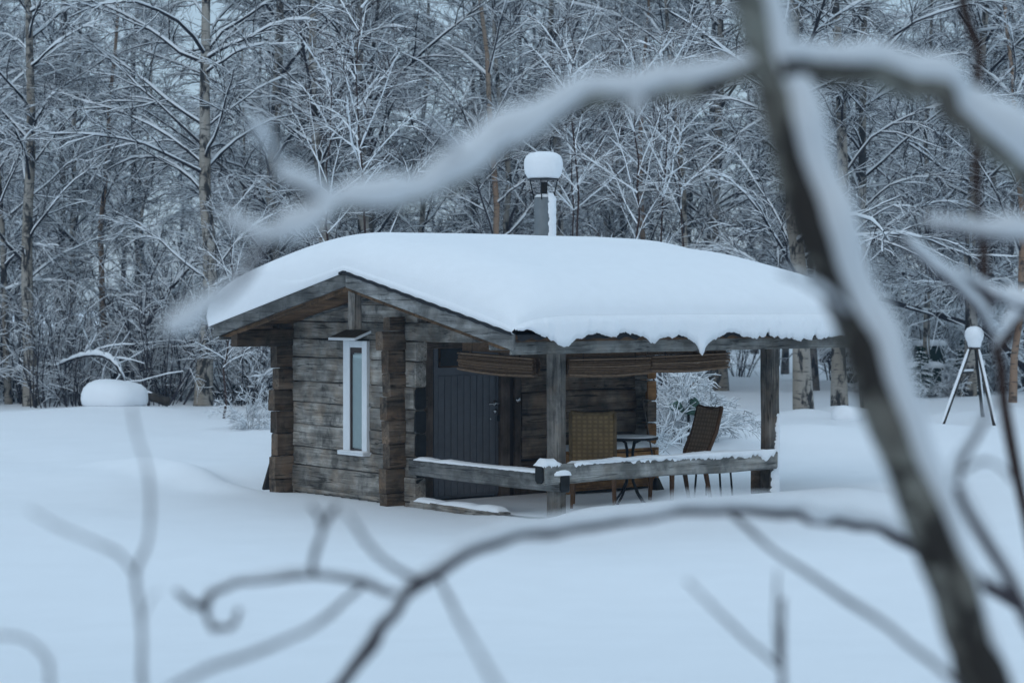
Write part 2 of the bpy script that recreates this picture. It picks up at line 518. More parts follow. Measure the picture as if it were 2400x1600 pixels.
def rough_beam(a, b, w0, w1, axis, jit=0.006, cham=0.018, seg=3, seed=0):
    """hewn timber along axis from a to b; w0/w1: (min,max) in the two other axes, chamfered and uneven"""
    r = np.random.default_rng(seed)
    (p0, p1), (q0_, q1_) = w0, w1
    c = cham
    ring = [(p0+c, q0_), (p1-c, q0_), (p1, q0_+c), (p1, q1_-c), (p1-c, q1_), (p0+c, q1_), (p0, q1_-c), (p0, q0_+c)]
    vs = []; fs = []
    o = [i for i in range(3) if i != axis]
    for i in range(seg + 1):
        t = a + (b - a) * i / seg
        dj = r.normal(0, jit, (8, 2))
        for k, (p, q) in enumerate(ring):
            x = [0, 0, 0]; x[axis] = t + r.normal(0, jit * 0.5); x[o[0]] = p + dj[k][0]; x[o[1]] = q + dj[k][1]
            vs.append(x)
    for i in range(seg):
        for k in range(8):
            fs.append((i*8+k, i*8+(k+1) % 8, (i+1)*8+(k+1) % 8, (i+1)*8+k))
    fs.append(tuple(range(8))); fs.append(tuple(range((seg+1)*8-1, seg*8-1, -1)))
    return MB().add(vs, fs)

TH = 0.14
RIDGE_U, RIDGE_Z, SLOPE = 0.05, 2.485, 0.212        # upper face of the roof deck
def roof_z(u):
    return RIDGE_Z - SLOPE * np.abs(u - RIDGE_U)

# gable logs
gj = [-0.22, 0.0, 0.27, 0.486, 0.748, 1.004, 1.25, 1.532, 1.75, 1.95]
logs = []
sd = 100
WIN_U0, WIN_U1, WIN_Z0, WIN_Z1 = -1.16, -0.72, 0.52, 1.72
for i in range(len(gj) - 1):
    z0, z1 = gj[i] + 0.004, gj[i + 1] - 0.004
    spans = [(-2.60 + random.uniform(-.02, .02), 0.18 + random.uniform(-0.015, 0.02))]
    if z1 > WIN_Z0 + 0.05 and z0 < WIN_Z1 - 0.05:
        spans = [(spans[0][0], WIN_U0), (WIN_U1, spans[0][1])]
    for a, b in spans:
        sd += 1
        off = random.uniform(-0.008, 0.008)
        rough_beam(a, b, (0.0 + off, TH + off), (z0, z1), 0, 0.003, 0.010, 5, sd).build('log', 'log_u', cab)
        # back gable
    sd += 1
    rough_beam(0.165, 0.196, (0.004, TH - 0.004), (z0 + 0.006, z1 - 0.006), 0, 0.003, 0.02, 1, sd + 3000).build('log_end', 'tar' if random.random() < 0.75 else 'log_u', cab)
    rough_beam(-2.6, 0.2, (3.34, 3.34 + TH), (z0, z1), 0, 0.005, 0.015, 3, sd).build('log', 'log_u', cab)
    rough_beam(0.17, 0.215, (3.342, 3.338 + TH), (z0 + 0.008, z1 - 0.008), 0, 0.003, 0.015, 1, sd + 2000).build('log_end', ('log_fresh', 'log_v', 'log_fresh')[i % 3], cab)
# logs in the gable triangle, ends cut by the roof
for z0, z1 in ((1.955, 2.14), (2.145, 2.31)):
    for vv in (0.0, 3.34):
        ul = RIDGE_U - (RIDGE_Z - 0.06 - z0) / SLOPE; ul2 = RIDGE_U - (RIDGE_Z - 0.06 - z1) / SLOPE
        MB().prism([(ul, z0), (0.02, z0), (0.02, z1), (ul2, z1)], 1, vv + 0.004, vv + TH).build('gable_log', 'log_u', cab, bevel=0.008)
# side-wall logs (left wall, right wall with the door opening)
sj = [-0.16, 0.10, 0.369, 0.63, 0.893, 1.147, 1.40, 1.656, 1.86]
DOOR0, DOOR1 = 0.30, 1.62
for i in range(len(sj) - 1):
    z0, z1 = sj[i] + 0.004, sj[i + 1] - 0.004
    fr = -0.22 + random.uniform(-0.03, 0.03)
    if i == len(sj) - 2:
        fr_l, fr_r = -0.76, -0.30
    else:
        fr_l = fr_r = fr
    bk = 3.54 + random.uniform(-0.03, 0.04)
    o1 = random.uniform(-0.012, 0.012)
    sd += 1
    rough_beam(fr_l, bk, (-2.293 - TH + o1, -2.293 + o1), (z0, z1), 1, 0.004, 0.012, 5, sd).build('log', 'log_v', cab)
    o2 = random.uniform(-0.012, 0.008)
    sd += 1
    if z0 < 1.86 and i < len(sj) - 2:
        rough_beam(fr_r, DOOR0, (-TH + o2, o2), (z0, z1), 1, 0.004, 0.012, 2, sd).build('log', 'log_v', cab)
        rough_beam(DOOR1, bk - 0.1, (-TH + o2, o2), (z0, z1), 1, 0.005, 0.02, 4, sd + 500).build('log', 'log_porch', cab)
        rough_beam(bk - 0.1, bk, (-TH + o2, o2 + 0.002), (z0 + .01, z1 - .01), 1, 0.008, 0.02, 1, sd + 900).build('log_end', 'log_fresh', cab)
    else:
        rough_beam(fr_r, bk, (-TH + o2, o2), (z0, z1), 1, 0.006, 0.02, 5, sd).build('log', 'log_porch', cab)
for u0 in (-2.293 - TH, -TH):
    rough_beam(-0.2, 3.6, (u0, u0 + TH), (1.865, 2.02), 1, 0.005, 0.02, 4, sd + 1300).build('wall_plate', 'log_v', cab)
# caulking strip in the dark joints: a thin liner wall behind the logs
MB().box((-2.36, 0.06, -0.2), (-1.17, 0.085, 1.97)).box((-0.71, 0.06, -0.2), (-0.06, 0.085, 1.97)).box((-1.17, 0.06, -0.2), (-0.71, 0.085, 0.51)).box((-1.17, 0.06, 1.73), (-0.71, 0.085, 1.97)).build('wall_liner', 'felt', cab)
MB().box((-0.085, 0.1, -0.2), (-0.06, 0.33, 1.97)).box((-0.085, 1.6, -0.2), (-0.06, 3.4, 1.97)).build('wall_liner', 'felt', cab)
MB().box((-2.37, 0.1, -0.2), (-2.35, 3.4, 1.9)).build('wall_liner', 'felt', cab)

# sill trim at the foot of the gable and half-buried porch sill
rough_beam(-2.25, -0.02, (-0.03, 0.0), (-0.03, 0.012), 0, 0.003, 0.006, 5, 31).build('foot_board', 'log_u', cab)
rough_beam(0.16, 1.75, (-0.06, 0.10), (-0.16, 0.03), 0, 0.006, 0.02, 5, 33).build('porch_sill', 'log_u', cab)
rough_beam(1.7, 2.6, (-0.04, 0.10), (-0.18, -0.02), 0, 0.006, 0.02, 3, 34).build('porch_sill', 'log_u', cab)

# porch floor boards
nb = 18
for i in range(nb):
    a = 0.02 + i * (2.56 / nb)
    MB().box((a, 0.10, -0.06), (a + 2.56 / nb - 0.008, 3.3, -0.02)).build('floor_board', 'board_v', cab)

# posts, beams and rails of the porch
PU = 2.584
def post(u, v, w, z0, z1, seed):
    return rough_beam(z0, z1, (u - w / 2, u + w / 2), (v - w / 2, v + w / 2), 2, 0.003, 0.012, 5, seed).build('post', 'post', cab)
post(PU - 0.06, 0.07, 0.145, -0.3, 1.735, 42)
post(PU - 0.06, 3.06, 0.15, -0.3, 1.76, 43)
rough_beam(-0.3, 0.34, (PU - 0.30, PU - 0.16), (3.0, 3.13), 2, 0.004, 0.01, 3, 44).build('short_post', 'log_v', cab)
rough_beam(-0.72, 4.1, (PU - 0.13, PU + 0.02), (1.715, 1.87), 1, 0.004, 0.014, 8, 45).build('porch_beam', 'board_v', cab)
rough_beam(0.02, 2.42, (-0.02, 0.125), (1.76, 1.95), 0, 0.004, 0.014, 5, 46).build('lintel', 'log_u', cab)
rough_beam(0.0, 2.42, (3.0, 3.12), (1.76, 1.9), 0, 0.004, 0.014, 5, 47).build('lintel', 'log_u', cab)
rough_beam(0.02, 0.22, (0.0, 0.13), (1.955, 2.06), 0, 0.003, 0.01, 1, 48).build('gable_log', 'log_u', cab)
rough_beam(0.10, PU + 0.115, (-0.035, 0.095), (0.295, 0.475), 0, 0.004, 0.016, 7, 49).build('rail', 'board_u', cab)
rough_beam(-0.22, 3.0, (PU - 0.015, PU + 0.115), (0.385, 0.575), 1, 0.004, 0.016, 8, 50).build('rail', 'board_v', cab)
rough_beam(-0.245, -0.215, (PU - 0.005, PU + 0.105), (0.395, 0.565), 1, 0.002, 0.03, 1, 51).build('rail_end', 'tar', cab)
rough_beam(PU + 0.105, PU + 0.128, (-0.027, 0.087), (0.303, 0.467), 0, 0.002, 0.02, 1, 52).build('rail_end', 'tar', cab)

# door with frame, side board and fittings in the porch wall
door = MB().box((-0.075, 0.40, 0.0), (-0.045, 1.305, 1.93)).build('door', 'door', cab)
npl = 9
for i in range(npl):
    a = 0.47 + i * (0.80 / npl)
    MB().box((-0.044, a, 0.03), (-0.034, a + 0.80 / npl - 0.009, 1.36)).build('plank', 'door', door, bevel=0.003)
for a, b, z0, z1 in ((0.403, 0.462, 0.02, 1.92), (1.279, 1.303, 0.02, 1.92), (0.462, 1.279, 1.375, 1.455), (0.462, 1.279, 1.80, 1.92)):
    MB().box((-0.044, a, z0), (-0.030, b, z1)).build('door_rail', 'door', door)
MB().box((-0.044, 0.49, 1.46), (-0.038, 0.90, 1.80)).build('window_pane', 'glass', door)
fr = MB().box((-0.044, 0.468, 1.455), (-0.026, 0.492, 1.80)).box((-0.044, 0.468, 1.448), (-0.026, 0.95, 1.466)).box((-0.044, 0.90, 1.466), (-0.026, 0.925, 1.80))
fr.build('window_frame', 'soffit', door)
MB().box((-0.044, 0.926, 1.466), (-0.036, 1.278, 1.80)).build('door_panel', 'door', door)
hd = MB().tube([(-0.03, 1.255, 1.035), (0.03, 1.255, 1.035)], 0.012, 8).tube([(0.03, 1.262, 1.035), (0.032, 1.12, 1.032)], 0.010, 8)
hd.tube([(-0.034, 1.255, 1.035), (-0.022, 1.255, 1.035)], 0.034, 14)
hd.build('handle', 'chrome', door, smooth=True)
MB().tube([(-0.034, 1.258, 0.945), (-0.018, 1.258, 0.945)], 0.026, 14).build('lock', 'chrome', door, smooth=True)
MB().tube([(-0.034, 1.19, 0.86), (-0.026, 1.19, 0.86)], 0.010, 8).build('peg', 'chrome', door)
MB().box((-0.05, 1.285, 0.83), (-0.012, 1.325, 0.90)).build('hasp', 'black', door, bevel=0.006)
fd = MB().box((-0.13, 0.262, -0.02), (0.0, 0.375, 1.95)).build('door_frame', 'trim', cab, bevel=0.004)
MB().box((-0.11, 0.375, -0.02), (-0.045, 0.398, 1.95)).build('door_frame', 'brown_frame', cab)
MB().box((-0.13, 1.31, -0.02), (0.012, 1.44, 1.95)).build('door_frame', 'trim', cab, bevel=0.004)
MB().box((-0.12, 1.44, -0.02), (-0.03, 1.515, 1.95)).build('door_frame', 'brown_frame', cab)
MB().box((-0.13, 1.515, -0.02), (0.006, 1.605, 1.95)).build('door_frame', 'trim', cab, bevel=0.004)
MB().tube([(0.004, 1.557, 1.065), (0.018, 1.557, 1.065)], 0.030, 14).build('lock_plate', 'chrome', cab, smooth=True)

# window in the gable: white casing, brown sash, blind behind the pane
win = MB().box((-1.178, -0.036, 0.50), (-1.045, 0.03, 1.74)).build('window', 'white', cab, bevel=0.004)
MB().box((-0.800, -0.036, 0.50), (-0.700, 0.03, 1.74)).build('casing', 'white', win, bevel=0.004)
MB().box((-1.043, -0.034, 1.665), (-0.802, 0.03, 1.738)).build('casing', 'white', win, bevel=0.004)
MB().box((-1.20, -0.10, 0.455), (-0.68, 0.03, 0.498)).build('sill', 'white', win, bevel=0.004)
MB().add([(-1.275, -0.17, 1.745), (-0.74, -0.17, 1.745), (-0.66, 0.0, 1.83), (-1.19, 0.0, 1.83), (-1.275, -0.17, 1.772), (-0.74, -0.17, 1.772), (-0.66, 0.0, 1.857), (-1.19, 0.0, 1.857)],
         [(0,3,2,1),(4,5,6,7),(0,1,5,4),(1,2,6,5),(2,3,7,6),(3,0,4,7)]).build('hood', 'white', win)
MB().add([(-1.265, -0.160, 1.779), (-0.755, -0.160, 1.779), (-0.68, -0.002, 1.858), (-1.185, -0.002, 1.858)], [(0,1,2,3)]).build('hood_felt', 'hood_cover', win)
MB().box((-1.044, -0.026, 0.50), (-1.018, 0.01, 1.664)).build('sash', 'brown_frame', win)
MB().box((-1.017, -0.026, 1.605), (-0.801, 0.01, 1.664)).build('sash', 'brown_frame', win)
MB().box((-1.017, -0.026, 0.50), (-0.801, 0.01, 0.522)).build('sash', 'brown_frame', win)
MB().add([(-1.017, -0.021, 0.523), (-0.801, -0.021, 0.523), (-0.801, -0.021, 1.604), (-1.017, -0.021, 1.604)], [(0, 1, 2, 3)]).build('pane', 'pane', win)
vb = MB().box((-1.010, -0.012, 1.545), (-0.80, 0.008, 1.585))
zz = 1.525
while zz > 0.53:
    vb.add([(-1.016, -0.016, zz), (-0.79, -0.016, zz), (-0.79, -0.004, zz + 0.017), (-1.016, -0.004, zz + 0.017)], [(0, 1, 2, 3)])
    zz -= 0.021
vb.add([(-1.02, 0.012, 0.5), (-0.79, 0.012, 0.5), (-0.79, 0.012, 1.6), (-1.02, 0.012, 1.6)], [(0, 1, 2, 3)])
vb.build('venetian_blind', 'window_blind', win)['kind'] = 'stuff'

# roof: deck, boards, felt edge
V0, V1, UL, UR = -0.78, 4.38, -2.74, 2.955
deck = MB().prism([(UL, float(roof_z(UL)) - 0.05), (RIDGE_U, RIDGE_Z - 0.05), (UR, float(roof_z(UR)) - 0.05), (UR, float(roof_z(UR))), (RIDGE_U, RIDGE_Z), (UL, float(roof_z(UL)))], 1, V0 + 0.0, V1)
roof = deck.build('roof', 'soffit', cab)
# soffit boards seen under the overhang
for side in (-1, 1):
    L = (RIDGE_U - UL) if side < 0 else (UR - RIDGE_U)
    n = 18
    for i in range(n):
        a = RIDGE_U + side * L * i / n; b = RIDGE_U + side * (L * (i + 1) / n - 0.008)
        lo, hi = sorted((a, b))
        za, zb = float(roof_z(lo)) - 0.053, float(roof_z(hi)) - 0.053
        MB().prism([(lo, za - 0.016), (hi, zb - 0.016), (hi, zb), (lo, za)], 1, V0 + 0.01, V1 - 0.01).build('soffit_board', 'soffit', roof)
# bargeboards
for vv, nm in ((V0 - 0.035, 'front'), (V1 + 0.005, 'back')):
    for side in (-1, 1):
        ue = UL if side < 0 else UR
        zt = float(roof_z(ue)); bw = 0.135 if side < 0 else 0.150
        pts = [(RIDGE_U, RIDGE_Z + 0.012), (ue, zt + 0.012), (ue, zt - bw), (RIDGE_U, RIDGE_Z - bw)]
        o = MB().prism(pts, 1, vv, vv + 0.032).build('bargeboard', 'board_u', roof, bevel=0.004)
        # narrow inner moulding
        if nm == 'front':
            pts = [(RIDGE_U, RIDGE_Z - bw - 0.003), (ue - side * 0.08, zt - bw - 0.003 + SLOPE * 0.08), (ue - side * 0.25, zt - bw - 0.045 + SLOPE * 0.25), (RIDGE_U, RIDGE_Z - bw - 0.045)]
            MB().prism(pts, 1, vv + 0.05, vv + 0.08).build('moulding', 'soffit', roof)
MB().prism([(RIDGE_U - 0.10, RIDGE_Z - 0.012), (RIDGE_U, RIDGE_Z + 0.012), (RIDGE_U + 0.05, RIDGE_Z + 0.004), (RIDGE_U + 0.05, RIDGE_Z + 0.022), (RIDGE_U, RIDGE_Z + 0.034), (RIDGE_U - 0.10, RIDGE_Z + 0.012)], 1, V0 - 0.06, V0 + 0.2).build('ridge_cap', 'felt', roof)
rough_beam(1.89, 2.40, (0.0, 0.13), (V0 + 0.03, V0 + 0.12), 2, 0.002, 0.006, 2, 61).build('king_post', 'post', roof)
# strip of planed wood under the left slope and a slanting brace
MB().prism([(-2.0, 1.97), (-0.02, 2.30), (-0.02, 2.33), (-2.0, 2.0)], 1, -0.03, -0.005).build('cover_strip', 'board_u', roof)
# felt drip edges
wav = np.random.default_rng(3)
for side in (-1, 1):
    ue = (UL - 0.02) if side < 0 else (UR + 0.02)
    mb = MB(); n = 120; vs = []; fs = []
    for i in range(n + 1):
        v = V0 + (V1 - V0) * i / n
        z = float(roof_z(ue))
        d = 0.035 + 0.012 * math.sin(i * 1.3) + wav.uniform(-0.008, 0.012)
        vs += [(ue - side * 0.12, v, z + 0.028), (ue, v, z + 0.006), (ue + side * 0.008, v, z - d)]
    for i in range(n):
        for k in range(2):
            fs.append((i*3+k, i*3+k+1, i*3+k+4, i*3+k+3))
    mb.add(vs, fs).build('felt_edge', 'felt', roof)
# ragged felt edge along the right front bargeboard
vs = []; fs = []; n = 60
for i in range(n + 1):
    u = RIDGE_U + (UR - RIDGE_U) * i / n
    z = float(roof_z(u)) + 0.016
    vs += [(u, V0 - 0.06, z + 0.012 * abs(math.sin(i * 0.7)) + 0.004), (u, V0 - 0.055, z - 0.018 - wav.uniform(0, 0.012)), (u, V0 + 0.1, z + 0.01)]
for i in range(n):
    fs += [(i*3, i*3+1, i*3+4, i*3+3), (i*3, i*3+3, i*3+5, i*3+2)]
MB().add(vs, fs).build('felt_edge', 'felt', roof)
MB().box((UR - 0.10, V0 + 0.0, float(roof_z(UR)) - 0.19), (UR - 0.07, V1, float(roof_z(UR)) - 0.055)).build('fascia', 'board_v', roof)
MB().box((UL + 0.07, V0 + 0.0, float(roof_z(UL)) - 0.16), (UL + 0.10, V1, float(roof_z(UL)) - 0.055)).build('fascia', 'board_v', roof)
# rafters under the porch roof
for i in range(7):
    v = 0.3 + i * 0.6
    pts = [(0.06, float(roof_z(0.06)) - 0.15), (UR - 0.12, float(roof_z(UR - 0.12)) - 0.15), (UR - 0.12, float(roof_z(UR - 0.12)) - 0.072), (0.06, float(roof_z(0.06)) - 0.072)]
    MB().prism(pts, 1, v, v + 0.05).build('rafter', 'soffit', roof)

# chimney
CU, CV = -0.8, 2.58
ch = MB().tube([(CU, CV, 2.2), (CU, CV, 3.30)], 0.112, 24).tube([(CU, CV, 3.30), (CU, CV, 3.345)], 0.118, 24).tube([(CU, CV, 3.345), (CU, CV, 3.42)], 0.114, 24)
chim = ch.build('chimney', 'steel', cab, smooth=False)
MB().tube([(CU, CV, 3.30), (CU, CV, 3.60)], 0.036, 12).build('flue', 'dark_timber', chim)
for a in (0.9, 2.2, 4.0, 5.4):
    MB().tube([(CU + 0.115 * math.cos(a), CV + 0.115 * math.sin(a), 3.39), (CU + 0.165 * math.cos(a), CV + 0.165 * math.sin(a), 3.632)], 0.008, 6).build('strut', 'black', chim)
MB().tube([(CU, CV, 3.628), (CU, CV, 3.640)], 0.185, 28).build('cowl_plate', 'black', chim)

# ------------------------------------------------------------------ snow on the cabin
def lathe(prof, k=28, cx=0, cy=0, seed=1, jit=0.0, ph=0.0):
    r = np.random.default_rng(seed); vs = []; fs = []
    am = [(r.uniform(-jit, jit), r.uniform(0, 6.28), n) for n in (2, 3, 5)]
    for rad, z in prof:
        for i in range(k):
            t = i / k * 2 * math.pi
            q = 1 + sum(a * math.cos(n * t + p) for a, p, n in am)
            vs.append((cx + rad * q * math.cos(t), cy + rad * q * math.sin(t), z))
    m = len(prof)
    for j in range(m - 1):
        for i in range(k):
            fs.append((j*k+i, j*k+(i+1) % k, (j+1)*k+(i+1) % k, (j+1)*k+i))
    fs.append(tuple(range(k-1, -1, -1))); fs.append(tuple(range((m-1)*k, m*k)))
    return MB().add(vs, fs)

# roof blanket
def roof_snow():
    r = np.random.default_rng(11)
    nu, nv = 110, 150
    us = np.linspace(UL - 0.10, UR + 0.02, nu); vs_ = np.linspace(V0 - 0.04, V1 + 0.10, nv)
    # denser towards the edges
    tu = np.linspace(0, 1, nu); tv = np.linspace(0, 1, nv)
    e = lambda t: t + 0.12 * -np.sin(2 * np.pi * t) / 1.0
    us = us[0] + (us[-1] - us[0]) * e(tu); vs_ = vs_[0] + (vs_[-1] - vs_[0]) * e(tv)
    U, Vv = np.meshgrid(us, vs_)
    dl = U - us[0]; dr = us[-1] - U; df = Vv - vs_[0]; db = vs_[-1] - Vv
    def quarter(d, rad, p=2.2):
        x = np.clip(1 - d / rad, 0, 1)
        return (1 - x ** p) ** (1 / p)
    ridge = RIDGE_Z - SLOPE * (np.sqrt((U - RIDGE_U) ** 2 + 0.55 ** 2) - 0.30)
    t_l = 0.78 + 0.22 * quarter(dl, 0.50, 2.2); t_r = 0.26 + 0.74 * quarter(dr, 0.90, 2.1)
    fl = 0.12 + 0.66 * smoothstep(-0.6, -2.5, U); t_f = fl + (1 - fl) * quarter(df, 0.80, 2.1); t_b = quarter(db, 1.75, 2.5)
    Tl = 2.905 - 0.118 * np.maximum(0, -U - 0.35) ** 1.9 - roof_z(U)
    T = np.where(U < RIDGE_U, np.maximum(0.36, Tl), 0.36) - 0.0
    T = np.where(U < RIDGE_U, Tl * smoothstep(0.3, -0.3, U) + 0.405 * (1 - smoothstep(0.3, -0.3, U)), 0.405)
    T = T + 0.06 * smoothstep(0.2, 1.3, U)
    thick = T * np.minimum(1, t_l) * t_r * t_f * t_b
    rz = roof_z(U) + 0.02
    lift = (ridge - roof_z(U)) * np.minimum(t_f, t_b)
    Z = rz + 0.02 + thick + np.maximum(lift, 0) * 0.6 * (U > RIDGE_U)
    Z += 0.012 * np.sin(U * 2.1 + 0.5) * np.sin(Vv * 1.6) * t_f * t_b * t_r * t_l
    # left eave cornice: the edge bulges outwards
    V = np.stack([U - 0.0 * t_l, Vv, Z], -1).reshape(-1, 3)
    jj, ii = np.meshgrid(np.arange(nv - 1), np.arange(nu - 1), indexing='ij')
    q = (jj * nu + ii).ravel()
    Q = np.stack([q, q + 1, q + 1 + nu, q + nu], 1)
    # hanging lip along the right eave with a ragged lower edge
    fine = 620
    vf = np.linspace(vs_[0], vs_[-1], fine)
    ztop = np.interp(vf, vs_, Z[:, -1])
    ze = float(roof_z(UR))
    def drips(v):
        d = 0.048 + 0.010 * np.sin(v * 4.1 + 1) + 0.010 * np.sin(v * 9.7 + 0.5) * np.sin(v * 2.1)
        d = d + 0.17 * np.exp(-(np.abs(v - 1.61) / 0.075) ** 1.3) + 0.055 * np.exp(-((v - 0.95) / 0.09) ** 2) + 0.07 * np.exp(-((v + 0.22) / 0.10) ** 2)
        d = d + 0.03 * smoothstep(1.9, 2.8, v)
        for c, w, a in ((0.62, 0.20, 0.05), (1.32, 0.10, 0.04), (2.0, 0.13, 0.035), (0.20, 0.15, 0.045), (2.55, 0.03, 0.05), (3.25, 0.04, 0.05)):
            d = d - a * np.exp(-((v - c) / w) ** 4)
        d = d * smoothstep(-0.70, -0.40, v) - 0.06 * (1 - smoothstep(-0.70, -0.40, v))
        return d
    knots = np.arange(0, fine + 9, 5); dr_ = drips(vf) + np.interp(np.arange(fine), knots, r.normal(0, 0.009, len(knots))) + np.interp(np.arange(fine), np.arange(0, fine + 30, 23), r.normal(0, 0.010, len(np.arange(0, fine + 30, 23)))) + r.normal(0, 0.0045, fine)
    zb = ze - np.clip(dr_, -0.06, 0.5)
    rows = []
    b0 = us[-1]
    lipz = np.maximum(ztop, zb + 0.02)
    nz1 = np.interp(np.arange(fine), knots, r.normal(0, 0.004, len(knots))); nz2 = np.interp(np.arange(fine), np.arange(0, fine + 20, 11), r.normal(0, 0.007, len(np.arange(0, fine + 20, 11))))
    rows.append(np.stack([np.full(fine, b0 - 0.002), vf, lipz + 0.0], 1))
    rows.append(np.stack([np.full(fine, b0 + 0.028), vf, lipz - 0.022 + nz1], 1))
    rows.append(np.stack([np.full(fine, b0 + 0.050) + nz1, vf, lipz * 0.66 + zb * 0.34], 1))
    rows.append(np.stack([np.full(fine, b0 + 0.052) + nz2, vf, lipz * 0.3 + zb * 0.7], 1))
    rows.append(np.stack([np.full(fine, b0 + 0.036) + nz2, vf, zb], 1))
    rows.append(np.stack([np.full(fine, b0 + 0.010), vf, zb + 0.012], 1))
    rows.append(np.stack([np.full(fine, b0 - 0.004), vf, np.maximum(zb + 0.03, ze + 0.0)], 1))
    LV = np.concatenate(rows); o = len(V)
    n = fine; lq = []
    kk, mm = np.meshgrid(np.arange(len(rows) - 1), np.arange(n - 1), indexing='ij')
    b = (kk * n + mm).ravel() + o
    LQ = np.stack([b, b + 1, b + 1 + n, b + n], 1)
    # side skirts down to the deck: left, front and back edges
    def skirt(idx, dz, out):
        P = V[idx]; low = P.copy(); low[:, 2] = np.minimum(P[:, 2], roof_z(P[:, 0]) + 0.016) - dz
        mid = (P + low) / 2; mid[:, :2] += out
        return np.concatenate([P, mid, low])
    extra = []
    eo = o + len(LV)
    for idx, dz, out in ((np.arange(nv) * nu, 0.03, (-0.06, 0)), (np.arange(nu), 0.004, (0, -0.03)), ((nv - 1) * nu + np.arange(nu), 0.03, (0, 0.06))):
        SV = skirt(idx, dz, out); n2 = len(idx)
        kk, mm = np.meshgrid(np.arange(2), np.arange(n2 - 1), indexing='ij')
        b = (kk * n2 + mm).ravel() + eo
        extra.append((SV, np.stack([b, b + 1, b + 1 + n2, b + n2], 1)))
        eo += len(SV)
    AV = np.concatenate([V, LV] + [x[0] for x in extra]); AQ = np.concatenate([Q, LQ] + [x[1] for x in extra])
    me = raw_mesh('roof_snow', AV, AQ)
    ob = link('roof_snow', me, 'snow')
    ob.location = W(0, 0); ob.rotation_euler = (0, 0, CAB_ROT)
    return tag(ob, 'thick smooth blanket of snow covering the cabin roof', 'snow', 'snow on the cabin')
roof_snow()

def cab_obj(mb, name, mat, label, cat, group=None, smooth=True, bevel=0):
    o = mb.build(name, mat, None, smooth, bevel)
    o.location = W(0, 0); o.rotation_euler = (0, 0, CAB_ROT)
    return tag(o, label, cat, group)

cap_prof = [(0.175, 3.641), (0.19, 3.66), (0.215, 3.70), (0.228, 3.76), (0.232, 3.82), (0.225, 3.875), (0.20, 3.92), (0.155, 3.948), (0.09, 3.962), (0.03, 3.966)]
cab_obj(lathe(cap_prof, 32, CU + 0.0, CV, 5, 0.018), 'chimney_snow', 'snow', 'tall rounded cap of snow balanced on the chimney cowl', 'snow', 'snow on the cabin')
# snow plastered on the windward side of the pipe
mb = MB(); vs = []; fs = []; nr = 34; nk = 12
rr = np.random.default_rng(4)
for i in range(nr):
    z = 2.75 + (3.47 - 2.75) * i / (nr - 1)
    for k in range(nk):
        a = -0.72 + 1.75 * k / (nk - 1) + (rr.normal(0, 0.05) if k in (0, nk - 1) else 0)
        bul = 0.035 * math.sin(math.pi * k / (nk - 1)) ** 0.6 + rr.normal(0, 0.0025)
        if i > nr - 4: bul += -0.012 * (i - nr + 4)
        rad = 0.116 + max(0, bul)
        vs.append((CU + rad * math.cos(a + 0.55), CV + rad * math.sin(a + 0.55), z))
for i in range(nr - 1):
    for k in range(nk - 1):
        fs.append((i*nk+k, i*nk+k+1, (i+1)*nk+k+1, (i+1)*nk+k))
mb.add(vs, fs)
mb.add([(CU + r * math.cos(t / 12 * 6.283), CV + r * math.sin(t / 12 * 6.283), z) for r, z in ((0.112, 3.42), (0.08, 3.455), (0.03, 3.46)) for t in range(12)],
       [(j*12+i, j*12+(i+1) % 12, (j+1)*12+(i+1) % 12, (j+1)*12+i) for j in range(2) for i in range(12)])
cab_obj(mb, 'pipe_snow', 'snow', 'strip of snow stuck to the side of the metal chimney pipe', 'snow', 'snow on the cabin')

def ridge_snow(axis, a, b, c, w, z, h, n, seed, ragged=0.0, wob=0.3, endcap=True):
    """a long loaf of snow lying on a beam, along axis"""
    r = np.random.default_rng(seed); vs = []; fs = []
    k = 9
    hs = 1 + wob * np.interp(np.arange(n), np.arange(0, n + 6, 6), r.normal(0, 0.6, len(np.arange(0, n + 6, 6))))
    for i in range(n):
        t = i / (n - 1)
        env = min(1, (t * (b - a) / 0.05 + 0.05)) * min(1, ((1 - t) * (b - a) / 0.05 + 0.05)) if endcap else 1
        hh = max(0.006, h * hs[i] * env)
        lo = -max(0, r.normal(ragged, ragged * 0.7)) if ragged else -0.004
        prof = [(-w/2 - 0.004, -0.004), (-w/2 - 0.002, hh*0.45), (-w*0.36, hh*0.85), (-w*0.15, hh), (w*0.12, hh*1.02), (w*0.34, hh*0.88), (w/2 + 0.004, hh*0.5), (w/2 + 0.006, lo*0.5), (w/2 + 0.002, lo)]
        for p, q in prof:
            x = [0, 0, z + q + r.normal(0, 0.0015)]; x[axis] = a + (b - a) * t; x[1 - axis] = c + p
            vs.append(x)
    for i in range(n - 1):
        for j in range(k - 1):
            fs.append((i*k+j, i*k+j+1, (i+1)*k+j+1, (i+1)*k+j))
    fs.append(tuple(range(k))); fs.append(tuple(range((n-1)*k, n*k)))
    return MB().add(vs, fs)

